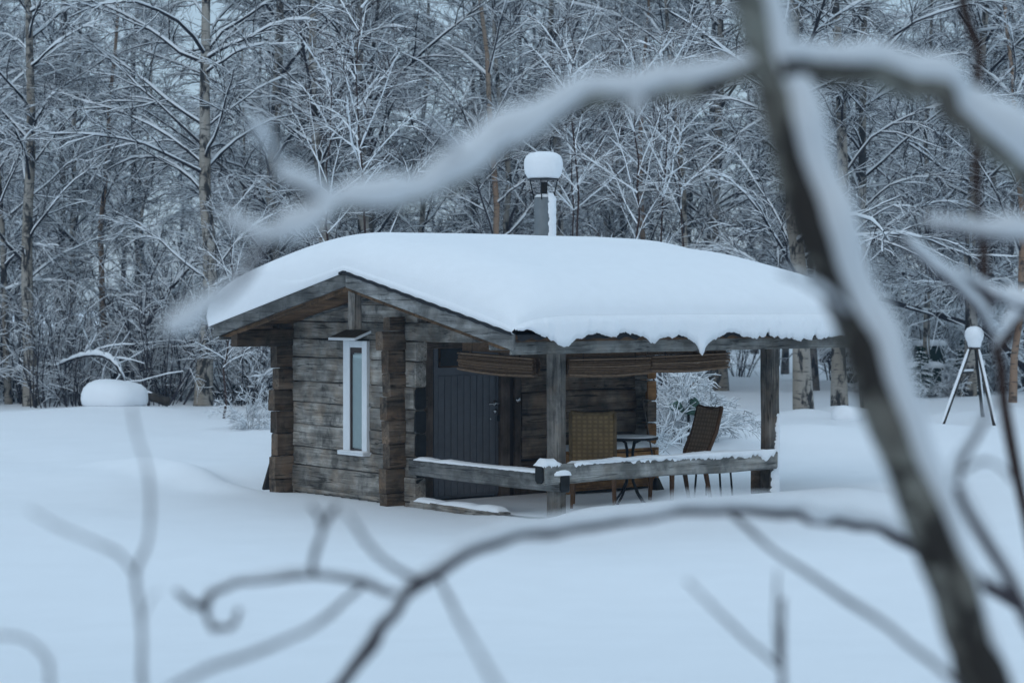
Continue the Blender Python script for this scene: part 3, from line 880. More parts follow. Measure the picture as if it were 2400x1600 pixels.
cab_obj(ridge_snow(0, 0.20, PU - 0.13, 0.03, 0.125, 0.472, 0.028, 70, 21), 'rail_snow', 'snow', 'thin line of snow along the front rail beside the door', 'snow', 'snow on the cabin')
cab_obj(ridge_snow(1, 0.16, 2.92, PU + 0.05, 0.125, 0.573, 0.030, 110, 22, 0.022), 'rail_snow', 'snow', 'frosted snow crust along the long side rail of the porch', 'snow', 'snow on the cabin')
mb = ridge_snow(0, PU - 0.14, PU + 0.135, 0.0, 0.20, 0.472, 0.125, 24, 23, 0.012, 0.12)
mb2 = ridge_snow(1, -0.26, -0.02, PU + 0.05, 0.13, 0.573, 0.065, 20, 24, 0.01, 0.15)
cab_obj(mb, 'corner_snow', 'snow', 'lump of snow on the crossed rail ends at the porch corner', 'snow', 'snow on the cabin')
cab_obj(mb2, 'corner_snow', 'snow', 'small snow cap on the rail end sticking out beside the corner post', 'snow', 'snow on the cabin')
cab_obj(ridge_snow(0, 0.22, 1.72, 0.03, 0.15, 0.026, 0.040, 60, 25), 'sill_snow', 'snow', 'snow lying on the half buried porch sill below the front rail', 'snow', 'snow on the cabin')
cab_obj(ridge_snow(0, -1.19, -0.68, -0.055, 0.10, 0.497, 0.010, 20, 26), 'sill_snow', 'snow', 'dusting of snow on the white window sill', 'snow', 'snow on the cabin')
# wind-packed crust on the outer faces of the side rail and the far post
def crust(u, nv, nz, edge, zt, vax, seed):
    """bumpy sheet of packed snow on a face u = const; edge(t) gives its depth below zt"""
    r = np.random.default_rng(seed); vs = []; fs = []
    kn = np.arange(0, nv + 8, 3); j1 = np.interp(np.arange(nv), kn, r.normal(0, 1, len(kn)))
    kn = np.arange(0, nv + 30, 11); j2 = np.interp(np.arange(nv), kn, r.normal(0, 1, len(kn)))
    for i in range(nv):
        t = i / (nv - 1)
        d = max(0.004, edge(t) * float(np.clip(1 + 0.14 * j1[i] + 0.25 * j2[i], 0.5, 1.5)) * min(1.0, (1 - t) * 30 + 0.3))
        for k in range(nz):
            f = k / (nz - 1)
            b = (0.012 * math.sin(math.pi * min(1, 0.25 + 0.75 * f)) + abs(r.normal(0, 0.0035)) + 0.001) if 0 < f < 1 else (0.006 if f == 0 else -0.002)
            vs.append((u + b, vax[0] + (vax[1] - vax[0]) * t, zt - d * f))
    for i in range(nv - 1):
        for k in range(nz - 1):
            fs.append((i*nz+k, i*nz+k+1, (i+1)*nz+k+1, (i+1)*nz+k))
    return MB().add(vs, fs)
cab_obj(crust(PU + 0.116, 330, 7, lambda t: 0.012 + 0.085 * t ** 1.2, 0.598, (0.35, 2.98), 1), 'rail_frost', 'snow', 'wind packed frost clinging to the outer face of the side rail', 'snow', 'snow on the cabin')
mb = MB(); r9 = np.random.default_rng(2); vs = []; fs = []; nz = 46; nk = 6
for i in range(nz):
    z = 0.12 + 0.85 * i / (nz - 1); w = 0.125 * (1 - 0.75 * (i / (nz - 1)) ** 1.5) * (1 + 0.2 * r9.normal())
    for k in range(nk):
        f = k / (nk - 1)
        vs.append((PU + 0.014 + (0.012 + abs(r9.normal(0, 0.004)) if 0 < f < 1 else -0.001), 3.137 - max(0.015, w) * f, z))
for i in range(nz - 1):
    for k in range(nk - 1):
        fs.append((i*nk+k, i*nk+k+1, (i+1)*nk+k+1, (i+1)*nk+k))
cab_obj(mb.add(vs, fs), 'post_frost', 'snow', 'wind packed frost clinging to the foot of the far porch post', 'snow', 'snow on the cabin')

# snow dusting on the porch floor
n = 26; vs = []; fs = []
for i in range(n):
    for j in range(n):
        u = 0.03 + (2.52 - 0.03) * i / (n - 1); v = 0.11 + (3.28 - 0.11) * j / (n - 1)
        vs.append((u, v, -0.012 + 0.035 * math.exp(-((2.5 - u) / 0.5) ** 2) + 0.02 * math.exp(-((3.3 - v) / 0.6) ** 2) + 0.008 * math.sin(u * 5) * math.sin(v * 4)))
for i in range(n - 1):
    for j in range(n - 1):
        fs.append((i*n+j, (i+1)*n+j, (i+1)*n+j+1, i*n+j+1))
o = MB().add(vs, fs).build('porch_snow', 'snow', None, True)
o.location = W(0, 0); o.rotation_euler = (0, 0, CAB_ROT)
tag(o, 'wind blown snow dusting the porch floor', kind='structure')

# ------------------------------------------------------------------ things on the porch
def bamboo_blind(label, p0, p1, top, drop, seed, tilt=0.0, sag=0.02):
    """rolled-up reed blind hung between two (u,v) points: flat hanging strip over a folded bundle"""
    a = np.array(W(*p0)); b = np.array(W(*p1)); L = float(np.linalg.norm(b - a))
    t = thing('bamboo_blind', label, 'blind', (float(a[0]), float(a[1]), top), math.atan2(b[1] - a[1], b[0] - a[0]), 'rolled bamboo blinds')
    r = np.random.default_rng(seed)
    mb = MB(); n = int(drop * 0.35 / 0.012)
    for i in range(n):
        z = -i * 0.012
        mb.tube([(0.0, 0.0, z), (L, 0.0, z + tilt * 0.3)], 0.0062, 5)
    mb.build('reed_strip', 'reed', t)
    mb = MB()
    zz0 = -drop * 0.36
    for layer, y in ((0, -0.055), (1, 0.045), (2, -0.012)):
        m = int(drop * 0.62 / 0.013)
        for i in range(m):
            f = i / (m - 1)
            yy = y * (0.55 + 0.6 * math.sin(math.pi * min(1, f * 1.15))) + 0.008 * math.sin(i * 1.9 + layer)
            z = zz0 - f * drop * (0.62 - 0.05 * layer) + r.uniform(-.002, .002)
            mb.tube([(0.004 * layer, yy, z), (L * 0.3, yy, z + tilt * 0.3 - sag * 0.8 * f), (L * 0.6, yy, z + tilt * 0.6 - sag * f), (L - 0.006 * layer, yy, z + tilt)], 0.0066, 5)
    mb.build('reed_bundle', 'reed', t)
    for f in (0.02, 0.45, 0.95):
        z = zz0 - f * drop * 0.6
        MB().tube([(0.0, -0.066, z), (L * 0.3, -0.066, z + tilt * 0.3 - sag * 0.8 * f), (L * 0.6, -0.066, z + tilt * 0.6 - sag * f), (L, -0.066, z + tilt)], 0.009, 6).build('batten', 'batten', t)
    for f in (0.18, 0.82):
        MB().tube([(L * f, -0.045, 0.01), (L * f, -0.05, -drop * 0.7), (L * f, 0.0, -drop)], 0.004, 5).build('cord', 'dark_timber', t)
    return t
bamboo_blind('rolled bamboo blind above the front rail, in front of the door', (1.02, 0.02), (2.28, 0.02), 1.755, 0.295, 1, -0.035)
bamboo_blind('long rolled bamboo blind beside the corner post', (PU - 0.03, 0.16), (PU - 0.03, 1.245), 1.705, 0.265, 2, 0.0)
bamboo_blind('rolled bamboo blind with sagging end, farther along the porch', (PU - 0.03, 1.265), (PU - 0.03, 2.37), 1.71, 0.255, 3, 0.02)

def wicker_chair(label, loc, rz, mat, legs=True, lean=0.16):
    t = thing('wicker_chair', label, 'chair', loc, rz, 'wicker chairs on the porch')
    w = 0.50; sh = 0.44; bh = 1.02
    # local: facing +y ; back at y = -0.22
    nz = 10; nx_ = 9; vs = []; fs = []
    for side in (0, 1):
        for i in range(nz):
            f = i / (nz - 1); z = sh - 0.02 + (bh - sh + 0.02) * f
            yb = -0.21 - lean * f - 0.02 * math.sin(f * 3.1)
            for j in range(nx_):
                g = j / (nx_ - 1) - 0.5
                top = -0.02 * (1 - (2 * g) ** 2) * (f ** 4)
                vs.append((g * (w - 0.07), yb + (0.022 if side else -0.014) - 0.02 * (1 - (2 * g) ** 2), z + top))
    m = nz * nx_
    for side in (0, 1):
        for i in range(nz - 1):
            for j in range(nx_ - 1):
                q = (side*m + i*nx_+j, side*m + i*nx_+j+1, side*m + (i+1)*nx_+j+1, side*m + (i+1)*nx_+j)
                fs.append(q)
    MB().add(vs, fs).build('backrest', mat, t, True)
    fr = MB()
    pts = lambda x: [(x, -0.21, 0.0 + sh - 0.05), (x, -0.23, sh + 0.1), (x, -0.21 - lean * 0.55 - 0.02, sh + 0.32), (x, -0.21 - lean, bh)]
    for s in (-1, 1):
        fr.tube(pts(s * (w / 2 - 0.02)), 0.024, 7)
    fr.tube([(-(w/2 - 0.02), -0.21 - lean, bh), (-0.12, -0.225 - lean, bh - 0.018), (0.12, -0.225 - lean, bh - 0.018), (w/2 - 0.02, -0.21 - lean, bh)], 0.022, 7)
    fr.build('back_frame', 'chair_leg' if mat == 'wicker_dark' else 'wicker_frame', t, True)
    MB().box((-w/2, -0.22, sh - 0.05), (w/2, 0.25, sh)).build('seat', mat, t, bevel=0.015)
    MB().box((-w/2 + 0.01, -0.20, sh - 0.11), (w/2 - 0.01, 0.24, sh - 0.052)).build('apron', mat, t, bevel=0.006)
    for s in (-1, 1):
        MB().add([(s*0.215-0.022, 0.20, sh-0.06), (s*0.215+0.022, 0.20, sh-0.06), (s*0.215+0.022, 0.244, sh-0.06), (s*0.215-0.022, 0.244, sh-0.06),
                  (s*0.225-0.015, 0.215, 0.0), (s*0.225+0.015, 0.215, 0.0), (s*0.225+0.015, 0.245, 0.0), (s*0.225-0.015, 0.245, 0.0)],
                 [(0,1,2,3),(7,6,5,4),(0,4,5,1),(1,5,6,2),(2,6,7,3),(3,7,4,0)]).build('leg', 'chair_leg', t)
        MB().add([(s*0.215-0.022, -0.22, sh-0.06), (s*0.215+0.022, -0.22, sh-0.06), (s*0.215+0.022, -0.176, sh-0.06), (s*0.215-0.022, -0.176, sh-0.06),
                  (s*0.225-0.015, -0.29, 0.0), (s*0.225+0.015, -0.29, 0.0), (s*0.225+0.015, -0.26, 0.0), (s*0.225-0.015, -0.26, 0.0)],
                 [(0,1,2,3),(7,6,5,4),(0,4,5,1),(1,5,6,2),(2,6,7,3),(3,7,4,0)]).build('leg', 'chair_leg', t)
    return t
wicker_chair('tan wicker chair with its back turned, close to the corner post', W(1.62, 1.32, 0.0), R_(-4), 'wicker', lean=0.10)
wicker_chair('brown high backed wicker chair right of the round table', W(1.76, 2.42, 0.0), R_(118), 'wicker_dark', lean=0.20)

# round bistro table
tx = W(1.66, 1.80, 0.0)
tb = thing('round_table', 'small round black bistro table with curved legs between the two wicker chairs', 'table', tx, 0.3)
MB().tube([(0, 0, 0.695), (0, 0, 0.722)], 0.305, 40).build('tabletop', 'black', tb, bevel=0.0)
for k in range(4):
    a = k * math.pi / 2 + 0.55
    c, s = math.cos(a), math.sin(a)
    P = [(0.15*c, 0.15*s, 0.694), (0.07*c, 0.07*s, 0.66), (0.045*c, 0.045*s, 0.58), (0.035*c, 0.035*s, 0.40), (0.05*c, 0.05*s, 0.24), (0.12*c, 0.12*s, 0.11), (0.22*c, 0.22*s, 0.0)]
    MB().tube(P, 0.0125, 8).build('leg', 'black', tb, True)
MB().tube([(0, 0, 0.37), (0, 0, 0.40)], 0.055, 14).build('collar', 'black', tb)
lp = lathe([(0.296, 0.7225), (0.29, 0.730), (0.2, 0.734), (0.02, 0.735)], 36, 0, 0, 3, 0.02).build('table_snow', 'snow', None, True)
lp.location = tx; tag(lp, 'thin dusting of snow on the round black table', 'snow', 'snow on the cabin')

# pine chest bench against the wall
bn = thing('pine_bench', 'low pine bench box against the porch wall behind the table', 'bench', W(0.03, 1.95, 0.0), CAB_ROT)
MB().box((0.0, 0.0, 0.45), (0.44, 1.34, 0.48)).build('lid', 'bench', bn, bevel=0.004)
for i in range(4):
    z0 = 0.03 + i * 0.103
    MB().box((0.40, 0.02, z0), (0.425, 1.32, z0 + 0.097)).build('front_board', M['log_fresh'], bn, bevel=0.004)
for y in (0.0, 1.30):
    MB().box((0.0, y + 0.003, 0.0), (0.398, y + 0.033, 0.445)).build('end_panel', 'bench', bn)
MB().box((0.426, 1.27, 0.0), (0.45, 1.325, 0.447)).build('corner_batten', 'bench', bn)
cab_obj(ridge_snow(1, 2.0, 3.27, 0.26, 0.40, 0.482, 0.055, 40, 31, 0, 0.35), 'bench_snow', 'snow', 'soft snow lying on the pine bench', 'snow', 'snow on the cabin')

# low folding stool of which only the thin legs show under the rail
st = thing('folding_stool', 'low black stool whose thin legs show below the far end of the side rail', 'stool', W(1.72, 2.98, 0.0), CAB_ROT + 0.3)
MB().box((-0.17, -0.15, 0.38), (0.17, 0.15, 0.40)).build('seat', 'black', st, bevel=0.006)
for sx in (-1, 1):
    for sy in (-1, 1):
        MB().tube([(sx*0.14, sy*0.12, 0.39), (sx*0.17, sy*0.13, 0.0)], 0.012, 8).build('leg', 'black', st, True)

# thin tool handle standing in the corner
bro = thing('broom', 'thin pale broom handle leaning in the dark corner behind the table', 'broom', W(0.42, 3.20, 0.0), CAB_ROT)
MB().tube([(0.22, -0.10, 0.1), (-0.12, -0.02, 1.05)], 0.009, 7).build('handle', 'post', bro, True)
MB().add([(0.19, -0.16, 0.0), (0.29, -0.16, 0.0), (0.29, -0.04, 0.0), (0.19, -0.04, 0.0), (0.20, -0.12, 0.14), (0.24, -0.12, 0.14), (0.24, -0.08, 0.14), (0.20, -0.08, 0.14)],
         [(0,3,2,1),(4,5,6,7),(0,1,5,4),(1,2,6,5),(2,3,7,6),(3,0,4,7)]).build('brush', 'dark_timber', bro)

# dark boards leaning on the left wall
def leaning(label, u, v, top, bot_out, w, z0, z1):
    t = tag(MB().add([(u - bot_out, v, z0), (u - bot_out, v + w, z0), (u - bot_out + 0.045, v + w, z0 - 0.01), (u - bot_out + 0.045, v, z0 - 0.01),
                      (u - 0.05, v, z1), (u - 0.05, v + w, z1), (u - 0.005, v + w, z1), (u - 0.005, v, z1)],
                     [(0,1,2,3),(7,6,5,4),(0,4,5,1),(1,5,6,2),(2,6,7,3),(3,7,4,0)]).build('leaning_board', 'dark_timber', None, False, 0.006), label, 'board', 'boards leaning on the left wall')
    t.location = W(0, 0); t.rotation_euler = (0, 0, CAB_ROT)
leaning('dark board propped against the left cabin wall, nearest the corner', -2.44, -0.10, 0, 0.40, 0.16, -0.06, 0.62)
leaning('second dark snow dusted board propped behind the first on the left wall', -2.44, 0.10, 0, 0.62, 0.14, 0.08, 0.78)
cab_obj(MB().tube([(-3.0, 0.16, 0.20), (-2.90, 0.16, 0.32), (-2.80, 0.16, 0.43)], [0.02, 0.05, 0.02], 8), 'board_snow', 'snow', 'patch of snow lodged on the leaning dark boards', 'snow', 'snow on the cabin')

# ------------------------------------------------------------------ trees: builders
def unit(a):
    return a / (np.linalg.norm(a, axis=-1, keepdims=True) + 1e-9)

def grow(r, P0, D0, L, n, wander, droop, up=0.0):
    """B curves of n points from P0 along D0, bending under droop (- z) and wandering"""
    B = len(P0); P = np.zeros((B, n, 3)); P[:, 0] = P0; D = unit(D0.copy())
    st = L / (n - 1)
    for i in range(1, n):
        D = D + r.normal(0, wander, (B, 3))
        D[:, 2] += (up - droop * (i / n))
        D = unit(D)
        P[:, i] = P[:, i-1] + D * st[:, None]
    return P

def sample(P, idx, t):
    n = P.shape[1]; x = t * (n - 1); i = np.minimum(x.astype(int), n - 2); f = (x - i)[:, None]
    A = P[idx, i]; B = P[idx, i + 1]
    return A * (1 - f) + B * f, unit(B - A)

def snow_tube(r, P, R, thick, k, cover=0.95):
    """a roll of snow lying on top of each branch, thinner where the branch is steep"""
    T = unit(np.gradient(P, axis=1))
    hor = np.sqrt(np.clip(1 - T[..., 2] ** 2, 0, 1))
    s = thick * (0.25 + 0.75 * hor ** 1.5) * r.uniform(0.55, 1.3, P.shape[:2]) * (r.uniform(size=P.shape[0]) < cover)[:, None]
    s[:, -1] *= 0.5
    C = P.copy(); C[..., 2] += R * 0.55 + s * 0.55
    return C, s

def tree_data(seed, Ht, r0, n1, h0, l1=(1.6, 3.8), n2=9, n3=9, elev=(25, 60), snow=1.0, lean=0.25, tw=0.0055, wander=0.09, droop1=0.16, only=None):
    r = np.random.default_rng(seed)
    nt_ = 16
    Z = np.linspace(0, Ht, nt_)
    X = np.cumsum(r.normal(0, 0.05, nt_)) + lean * r.normal() * (Z / Ht) ** 1.3
    Y = np.cumsum(r.normal(0, 0.05, nt_)) + lean * r.normal() * (Z / Ht) ** 1.3
    X -= X[0]; Y -= Y[0]
    TP = np.stack([X, Y, Z], 1)[None]; TP[0, 0, 2] = -0.3
    TR = (r0 * (1 - 0.9 * (Z / Ht) ** 0.85) * (1 + 0.25 * np.exp(-Z / 0.25)))[None]
    trunk = tubes(TP, TR, 10)
    h = np.sort(r.uniform(h0, Ht * 0.97, n1)); t = h / Ht
    p0, _ = sample(TP, np.zeros(n1, int), t)
    az = np.arange(n1) * 2.4 + r.uniform(-0.7, 0.7, n1)
    el = np.radians(r.uniform(elev[0], elev[1], n1))
    D = np.stack([np.cos(az) * np.cos(el), np.sin(az) * np.cos(el), np.sin(el)], 1)
    L = r.uniform(l1[0], l1[1], n1) * (1 - 0.55 * np.clip((t - 0.5) / 0.5, 0, 1)) * (0.65 + 0.35 * np.clip((h - h0) / 1.5, 0, 1))
    P1 = grow(r, p0, D, L, 8, wander, droop1)
    tr = np.interp(h, Z, TR[0])
    R1 = np.minimum(tr * 0.42, 0.009 + 0.0075 * L)[:, None] * np.linspace(1, 0.28, 8)[None]
    # second order
    B2 = n1 * n2; i1 = np.repeat(np.arange(n1), n2); t2 = r.uniform(0.18, 0.98, B2)
    p, d = sample(P1, i1, t2)
    D2 = unit(d + unit(r.normal(0, 1, (B2, 3)) * np.array([1, 1, 0.55])) * r.uniform(0.6, 1.1, (B2, 1)))
    L2 = L[i1] * r.uniform(0.22, 0.5, B2) * (1.15 - 0.6 * t2)
    P2 = grow(r, p, D2, L2, 5, 0.12, 0.14)
    R2 = (0.55 * R1[i1, np.minimum((t2 * 7).astype(int), 7)])[:, None].clip(tw * 1.1, 0.02) * np.linspace(1, 0.45, 5)[None]
    # third order
    B3 = B2 * n3; i2 = np.repeat(np.arange(B2), n3); t3 = r.uniform(0.08, 1.0, B3)
    p, d = sample(P2, i2, t3)
    D3 = unit(d + unit(r.normal(0, 1, (B3, 3)) * np.array([1, 1, 0.7])) * r.uniform(0.5, 1.0, (B3, 1)))
    L3 = r.uniform(0.16, 0.55, B3)
    P3 = grow(r, p, D3, L3, 4, 0.16, 0.16)
    R3 = np.full((B3, 1), tw) * np.array([[1, 0.9, 0.75, 0.5]])
    limbs = join([tubes(P1, R1, 6), tubes(P2, R2, 4), tubes(P3, R3, 3)])
    S1 = snow_tube(r, P1, R1, 0.036 * snow * np.linspace(1.05, 0.65, 8)[None], 6)
    S2 = snow_tube(r, P2, R2, 0.016 * snow, 4)
    S3 = snow_tube(r, P3, R3, 0.0080 * snow, 3, 0.75)
    sn = join([tubes(S1[0], S1[1], 6), tubes(S2[0], S2[1], 4), tubes(S3[0], S3[1], 3)])
    return trunk, limbs, sn

def tree_proto(name, data, bark, limbmat='twig'):
    t, l, s = data
    a = raw_mesh(name + '_trunk', *t); a.materials.append(M[bark])
    b = raw_mesh(name + '_crown', *l); b.materials.append(M[limbmat])
    c = raw_mesh(name + '_snow', *s); c.materials.append(M['twig_snow'])
    return a, b, c

def place(proto, name, label, cat, x, y, rz, sc_=1.0, group=None, names=('trunk', 'crown', 'snow'), dz=0.0, tilt=(0, 0)):
    e = thing(name, label, cat, (x, y, H1(x, y) + dz), rz, group)
    e.rotation_euler = (tilt[0], tilt[1], rz)
    e.scale = (sc_, sc_, sc_)
    for me, nm in zip(proto, names):
        if me is None: continue
        o = bpy.data.objects.new(nm, me); col.objects.link(o); o.parent = e
        if nm in ('twigs', 'snow', 'crown', 'boughs'): o['kind'] = 'stuff'
    return e

big = [tree_proto('birch', tree_data(200 + i, 15.5, 0.15 + 0.02 * (i % 3), 38, 1.8, (1.8, 4.4), 10, 10, (18, 58), 1.0), 'birch') for i in range(4)]
mid = [tree_proto('birch', tree_data(300 + i, 13.0, 0.075 + 0.015 * (i % 2), 34, 1.8, (1.2, 3.4), 10, 10, (22, 65), 0.95), 'birch_pink' if i == 2 else 'birch') for i in range(4)]
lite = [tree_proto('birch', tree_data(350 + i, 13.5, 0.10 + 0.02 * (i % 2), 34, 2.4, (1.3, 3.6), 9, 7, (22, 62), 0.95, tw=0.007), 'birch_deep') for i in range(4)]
thin = [tree_proto('sapling', tree_data(400 + i, 6.2 + i * 0.5, 0.032, 22, 0.8, (0.8, 1.9), 6, 5, (35, 68), 0.62, 0.12, 0.004, 0.05, 0.02), 'redtwig', 'redtwig') for i in range(3)]

def shrub_data(seed, ns, Ht, spread, n2, n3, snow=1.0, droop=0.05, rs=0.016):
    r = np.random.default_rng(seed)
    az = r.uniform(0, 6.283, ns); el = np.radians(r.uniform(90 - spread, 88, ns))
    p0 = np.stack([np.cos(az) * r.uniform(0, 0.35, ns), np.sin(az) * r.uniform(0, 0.35, ns), np.full(ns, -0.15)], 1)
    D = np.stack([np.cos(az) * np.cos(el), np.sin(az) * np.cos(el), np.sin(el)], 1)
    L = r.uniform(0.55, 1.0, ns) * Ht
    P1 = grow(r, p0, D, L, 9, 0.07, droop)
    R1 = (rs * r.uniform(0.6, 1.3, ns))[:, None] * np.linspace(1, 0.3, 9)[None]
    B2 = ns * n2; i1 = np.repeat(np.arange(ns), n2); t2 = r.uniform(0.15, 1, B2)
    p, d = sample(P1, i1, t2)
    D2 = unit(d + unit(r.normal(0, 1, (B2, 3))) * r.uniform(0.5, 1.0, (B2, 1)))
    P2 = grow(r, p, D2, L[i1] * r.uniform(0.14, 0.36, B2), 5, 0.12, 0.10)
    R2 = np.full((B2, 1), 0.0075) * np.linspace(1, 0.55, 5)[None]
    B3 = B2 * n3; i2 = np.repeat(np.arange(B2), n3); t3 = r.uniform(0.1, 1, B3)
    p, d = sample(P2, i2, t3)
    D3 = unit(d + unit(r.normal(0, 1, (B3, 3))) * r.uniform(0.5, 1.0, (B3, 1)))
    P3 = grow(r, p, D3, r.uniform(0.12, 0.4, B3), 4, 0.15, 0.12)
    R3 = np.full((B3, 1), 0.005) * np.array([[1, 0.9, 0.8, 0.5]])
    st = tubes(P1, R1, 6)
    tw = join([tubes(P2, R2, 4), tubes(P3, R3, 3)])
    a = snow_tube(r, P1, R1, 0.020 * snow, 6); b = snow_tube(r, P2, R2, 0.015 * snow, 4); c = snow_tube(r, P3, R3, 0.011 * snow, 3)
    return st, tw, join([tubes(*a, 6), tubes(*b, 4), tubes(*c, 3)])
shrubs = [tree_proto('shrub', shrub_data(500 + i, 13, 2.6 + 0.4 * i, 36, 6, 4, 0.65, 0.03), 'twig') for i in range(4)]
heavy = [tree_proto('shrub', shrub_data(540 + i, 16, 2.2, 60, 10, 7, 1.7, 0.16, 0.014), 'twig') for i in range(3)]
SN = ('stem', 'twigs', 'snow')

# ------------------------------------------------------------------ the wood: standing trees one can tell apart
front = [  # bearing x in the photograph, distance, kind, turn, size, label
    (22, 43.5, ('m', 0), 0.3, 1.0, 'slim dark birch at the far left edge of the wood'),
    (72, 42.5, ('b', 0), 1.1, 0.95, 'pale birch trunk second from the left edge, rising from the thicket'),
    (168, 47.0, ('m', 1), 2.0, 1.0, 'thin leaning birch between the two leftmost pale trunks'),
    (258, 46.0, ('m', 2), 0.0, 1.05, 'slender pinkish birch standing above the snow mound at left'),
    (318, 52.0, ('m', 3), 4.0, 0.8, 'thin birch deep behind the left thicket, right of the pinkish one'),
    (474, 41.5, ('b', 1), 2.6, 1.0, 'tall spotted birch with long snowy boughs left of the roof'),
    (590, 50.0, ('m', 0), 5.2, 0.8, 'dark thin birch just right of the tall spotted birch at left'),
    (655, 44.5, ('b', 2), 0.7, 0.95, 'spotted birch behind the left slope of the snowy roof'),
    (778, 43.0, ('b', 3), 3.4, 1.0, 'dark gnarled birch straight above the gable peak'),
    (842, 45.0, ('b', 0), 4.4, 1.1, 'stout spotted birch just right of the gable peak'),
    (985, 50.0, ('m', 1), 1.9, 1.05, 'grey birch behind the middle of the roof, left of the chimney'),
    (1138, 44.5, ('m', 2), 3.3, 1.2, 'pale birch with peeling trunk left of the chimney'),
    (1210, 47.0, ('m', 3), 0.5, 1.1, 'pale thin birch immediately left of the chimney cap'),
    (1318, 48.5, ('b', 1), 5.0, 0.9, 'birch standing just right of the chimney cap'),
    (1420, 53.0, ('m', 0), 2.2, 1.1, 'thin birch behind the bare saplings right of the chimney'),
    (1512, 50.0, ('m', 2), 1.2, 1.15, 'slim pale birch above the right half of the roof'),
    (1625, 46.0, ('m', 3), 5.7, 1.1, 'thin birch left of the blurred foreground trunk'),
    (1690, 51.0, ('b', 2), 0.2, 0.95, 'birch half hidden behind the top of the foreground trunk'),
    (1885, 39.6, ('b', 3), 2.0, 1.15, 'thick rough birch trunk rooted just beyond the porch end'),
    (1968, 41.0, ('b', 0), 5.5, 1.05, 'broad double birch right of the foreground trunk'),
    (2035, 42.0, ('m', 1), 0.9, 1.25, 'mossy birch crowded beside the broad double birch at right'),
    (2165, 47.0, ('m', 0), 3.9, 1.1, 'dark birch behind the green bins'),
    (2268, 46.0, ('b', 1), 1.0, 0.95, 'pale birch above the tripod stand'),
    (2372, 44.0, ('m', 2), 2.8, 1.1, 'slender birch at the right edge of the wood'),
]
kinds = {'b': big, 'm': mid}
taken = []
for px, d, (k, i), rz, s, lab in front:
    x = (px - 1200) / 5000 * d
    place(kinds[k][i], 'birch_tree', lab, 'tree', x, d, rz, s, 'birches at the edge of the wood')
    taken.append((x, d))
# trees deeper in the wood
ORD = ['first', 'second', 'third', 'fourth', 'fifth', 'sixth', 'seventh', 'eighth', 'ninth', 'tenth', 'eleventh', 'twelfth', 'thirteenth', 'fourteenth', 'fifteenth',
       'sixteenth', 'seventeenth', 'eighteenth', 'nineteenth', 'twentieth'] + ['twenty-' + w for w in ('first', 'second', 'third', 'fourth', 'fifth', 'sixth', 'seventh', 'eighth', 'ninth')] + ['thirtieth'] + ['thirty-' + w for w in ('first', 'second', 'third', 'fourth', 'fifth', 'sixth', 'seventh', 'eighth', 'ninth')] + ['fortieth']
r = np.random.default_rng(77)
deep = []; tries = 0
while len(deep) < 82 and tries < 6000:
    tries += 1
    d = r.uniform(49, 92); x = r.uniform(-0.31, 0.31) * d
    if min((x - a) ** 2 + (d - b) ** 2 for a, b in taken) < 2.2 ** 2: continue
    bx_ = 1200 + 5000 * x / d
    if d > 54 and (330 < bx_ < 600 or 930 < bx_ < 1080 or 2090 < bx_ < 2190): continue     # thinner stand: sky shows between the crowns
    taken.append((x, d)); deep.append((float(x), float(d)))
def bands(d): return 0 if d < 62 else (1 if d < 77 else 2)
RANK = ('in the second rank of the wood', 'deep in the wood', 'in the farthest rank of the wood')
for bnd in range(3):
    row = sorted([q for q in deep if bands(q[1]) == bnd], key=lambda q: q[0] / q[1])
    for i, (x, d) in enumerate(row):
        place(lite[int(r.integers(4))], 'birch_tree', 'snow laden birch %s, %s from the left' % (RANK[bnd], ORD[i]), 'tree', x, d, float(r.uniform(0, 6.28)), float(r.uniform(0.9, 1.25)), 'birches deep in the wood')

# far-off wood across the open snow: one mass
def far_wood():
    r = np.random.default_rng(5)
    bt, sn_ = [], []
    for k in range(5):
        t, l, s = tree_data(900 + k, 11, 0.12, 24, 0.8, (1.4, 3.2), 8, 4, (30, 68), 1.0, tw=0.014)
        for m in range(16):
            a = r.uniform(0, 6.28); c, s_ = math.cos(a), math.sin(a); f = r.uniform(0.8, 1.25)
            o = np.array([r.uniform(-52, 52), r.uniform(100, 128), 0.0])
            Rm = np.array([[c, -s_, 0], [s_, c, 0], [0, 0, 1]]) * f
            for src, dst in ((t, bt), (l, bt), (s, sn_)):
                dst.append((src[0] @ Rm.T + o, src[1]))
    a = linkraw('far_wood', raw_mesh('far_wood', *join(bt)), 'twig'); tag(a, 'hazy mass of bare trees far behind the birches', kind='stuff')
    b = linkraw('far_wood_snow', raw_mesh('far_wood_snow', *join(sn_)), 'twig_snow', a); b['kind'] = 'stuff'
far_wood()

# ------------------------------------------------------------------ saplings and shrubs
for px, d, i, rz, s, lab in ((778, 31.0, 0, 0.4, 1.0, 'thin bare sapling rising above the roof left of the gable peak'),
                             (868, 30.0, 1, 2.0, 1.0, 'thin dark sapling rising above the roof right of the gable peak'),
                             (1392, 33.0, 2, 1.0, 0.95, 'fine twigged sapling right of the chimney'),
                             (1470, 31.5, 0, 3.0, 1.0, 'reddish bare sapling above the middle of the right roof'),
                             (1538, 32.0, 1, 5.0, 0.9, 'upright sapling nearest the foreground trunk, above the roof'),
                             (1335, 35.0, 1, 4.0, 0.9, 'fine twigged sapling close to the chimney pipe'),
                             (1620, 34.0, 2, 0.0, 0.85, 'low sapling above the right end of the roof'),
                             (520, 38.0, 0, 2.5, 0.7, 'small sapling beside the left eave')):
    x = (px - 1200) / 5000 * d
    place(thin[i], 'sapling', lab, 'sapling', x, d, rz, s, 'bare saplings behind the cabin')

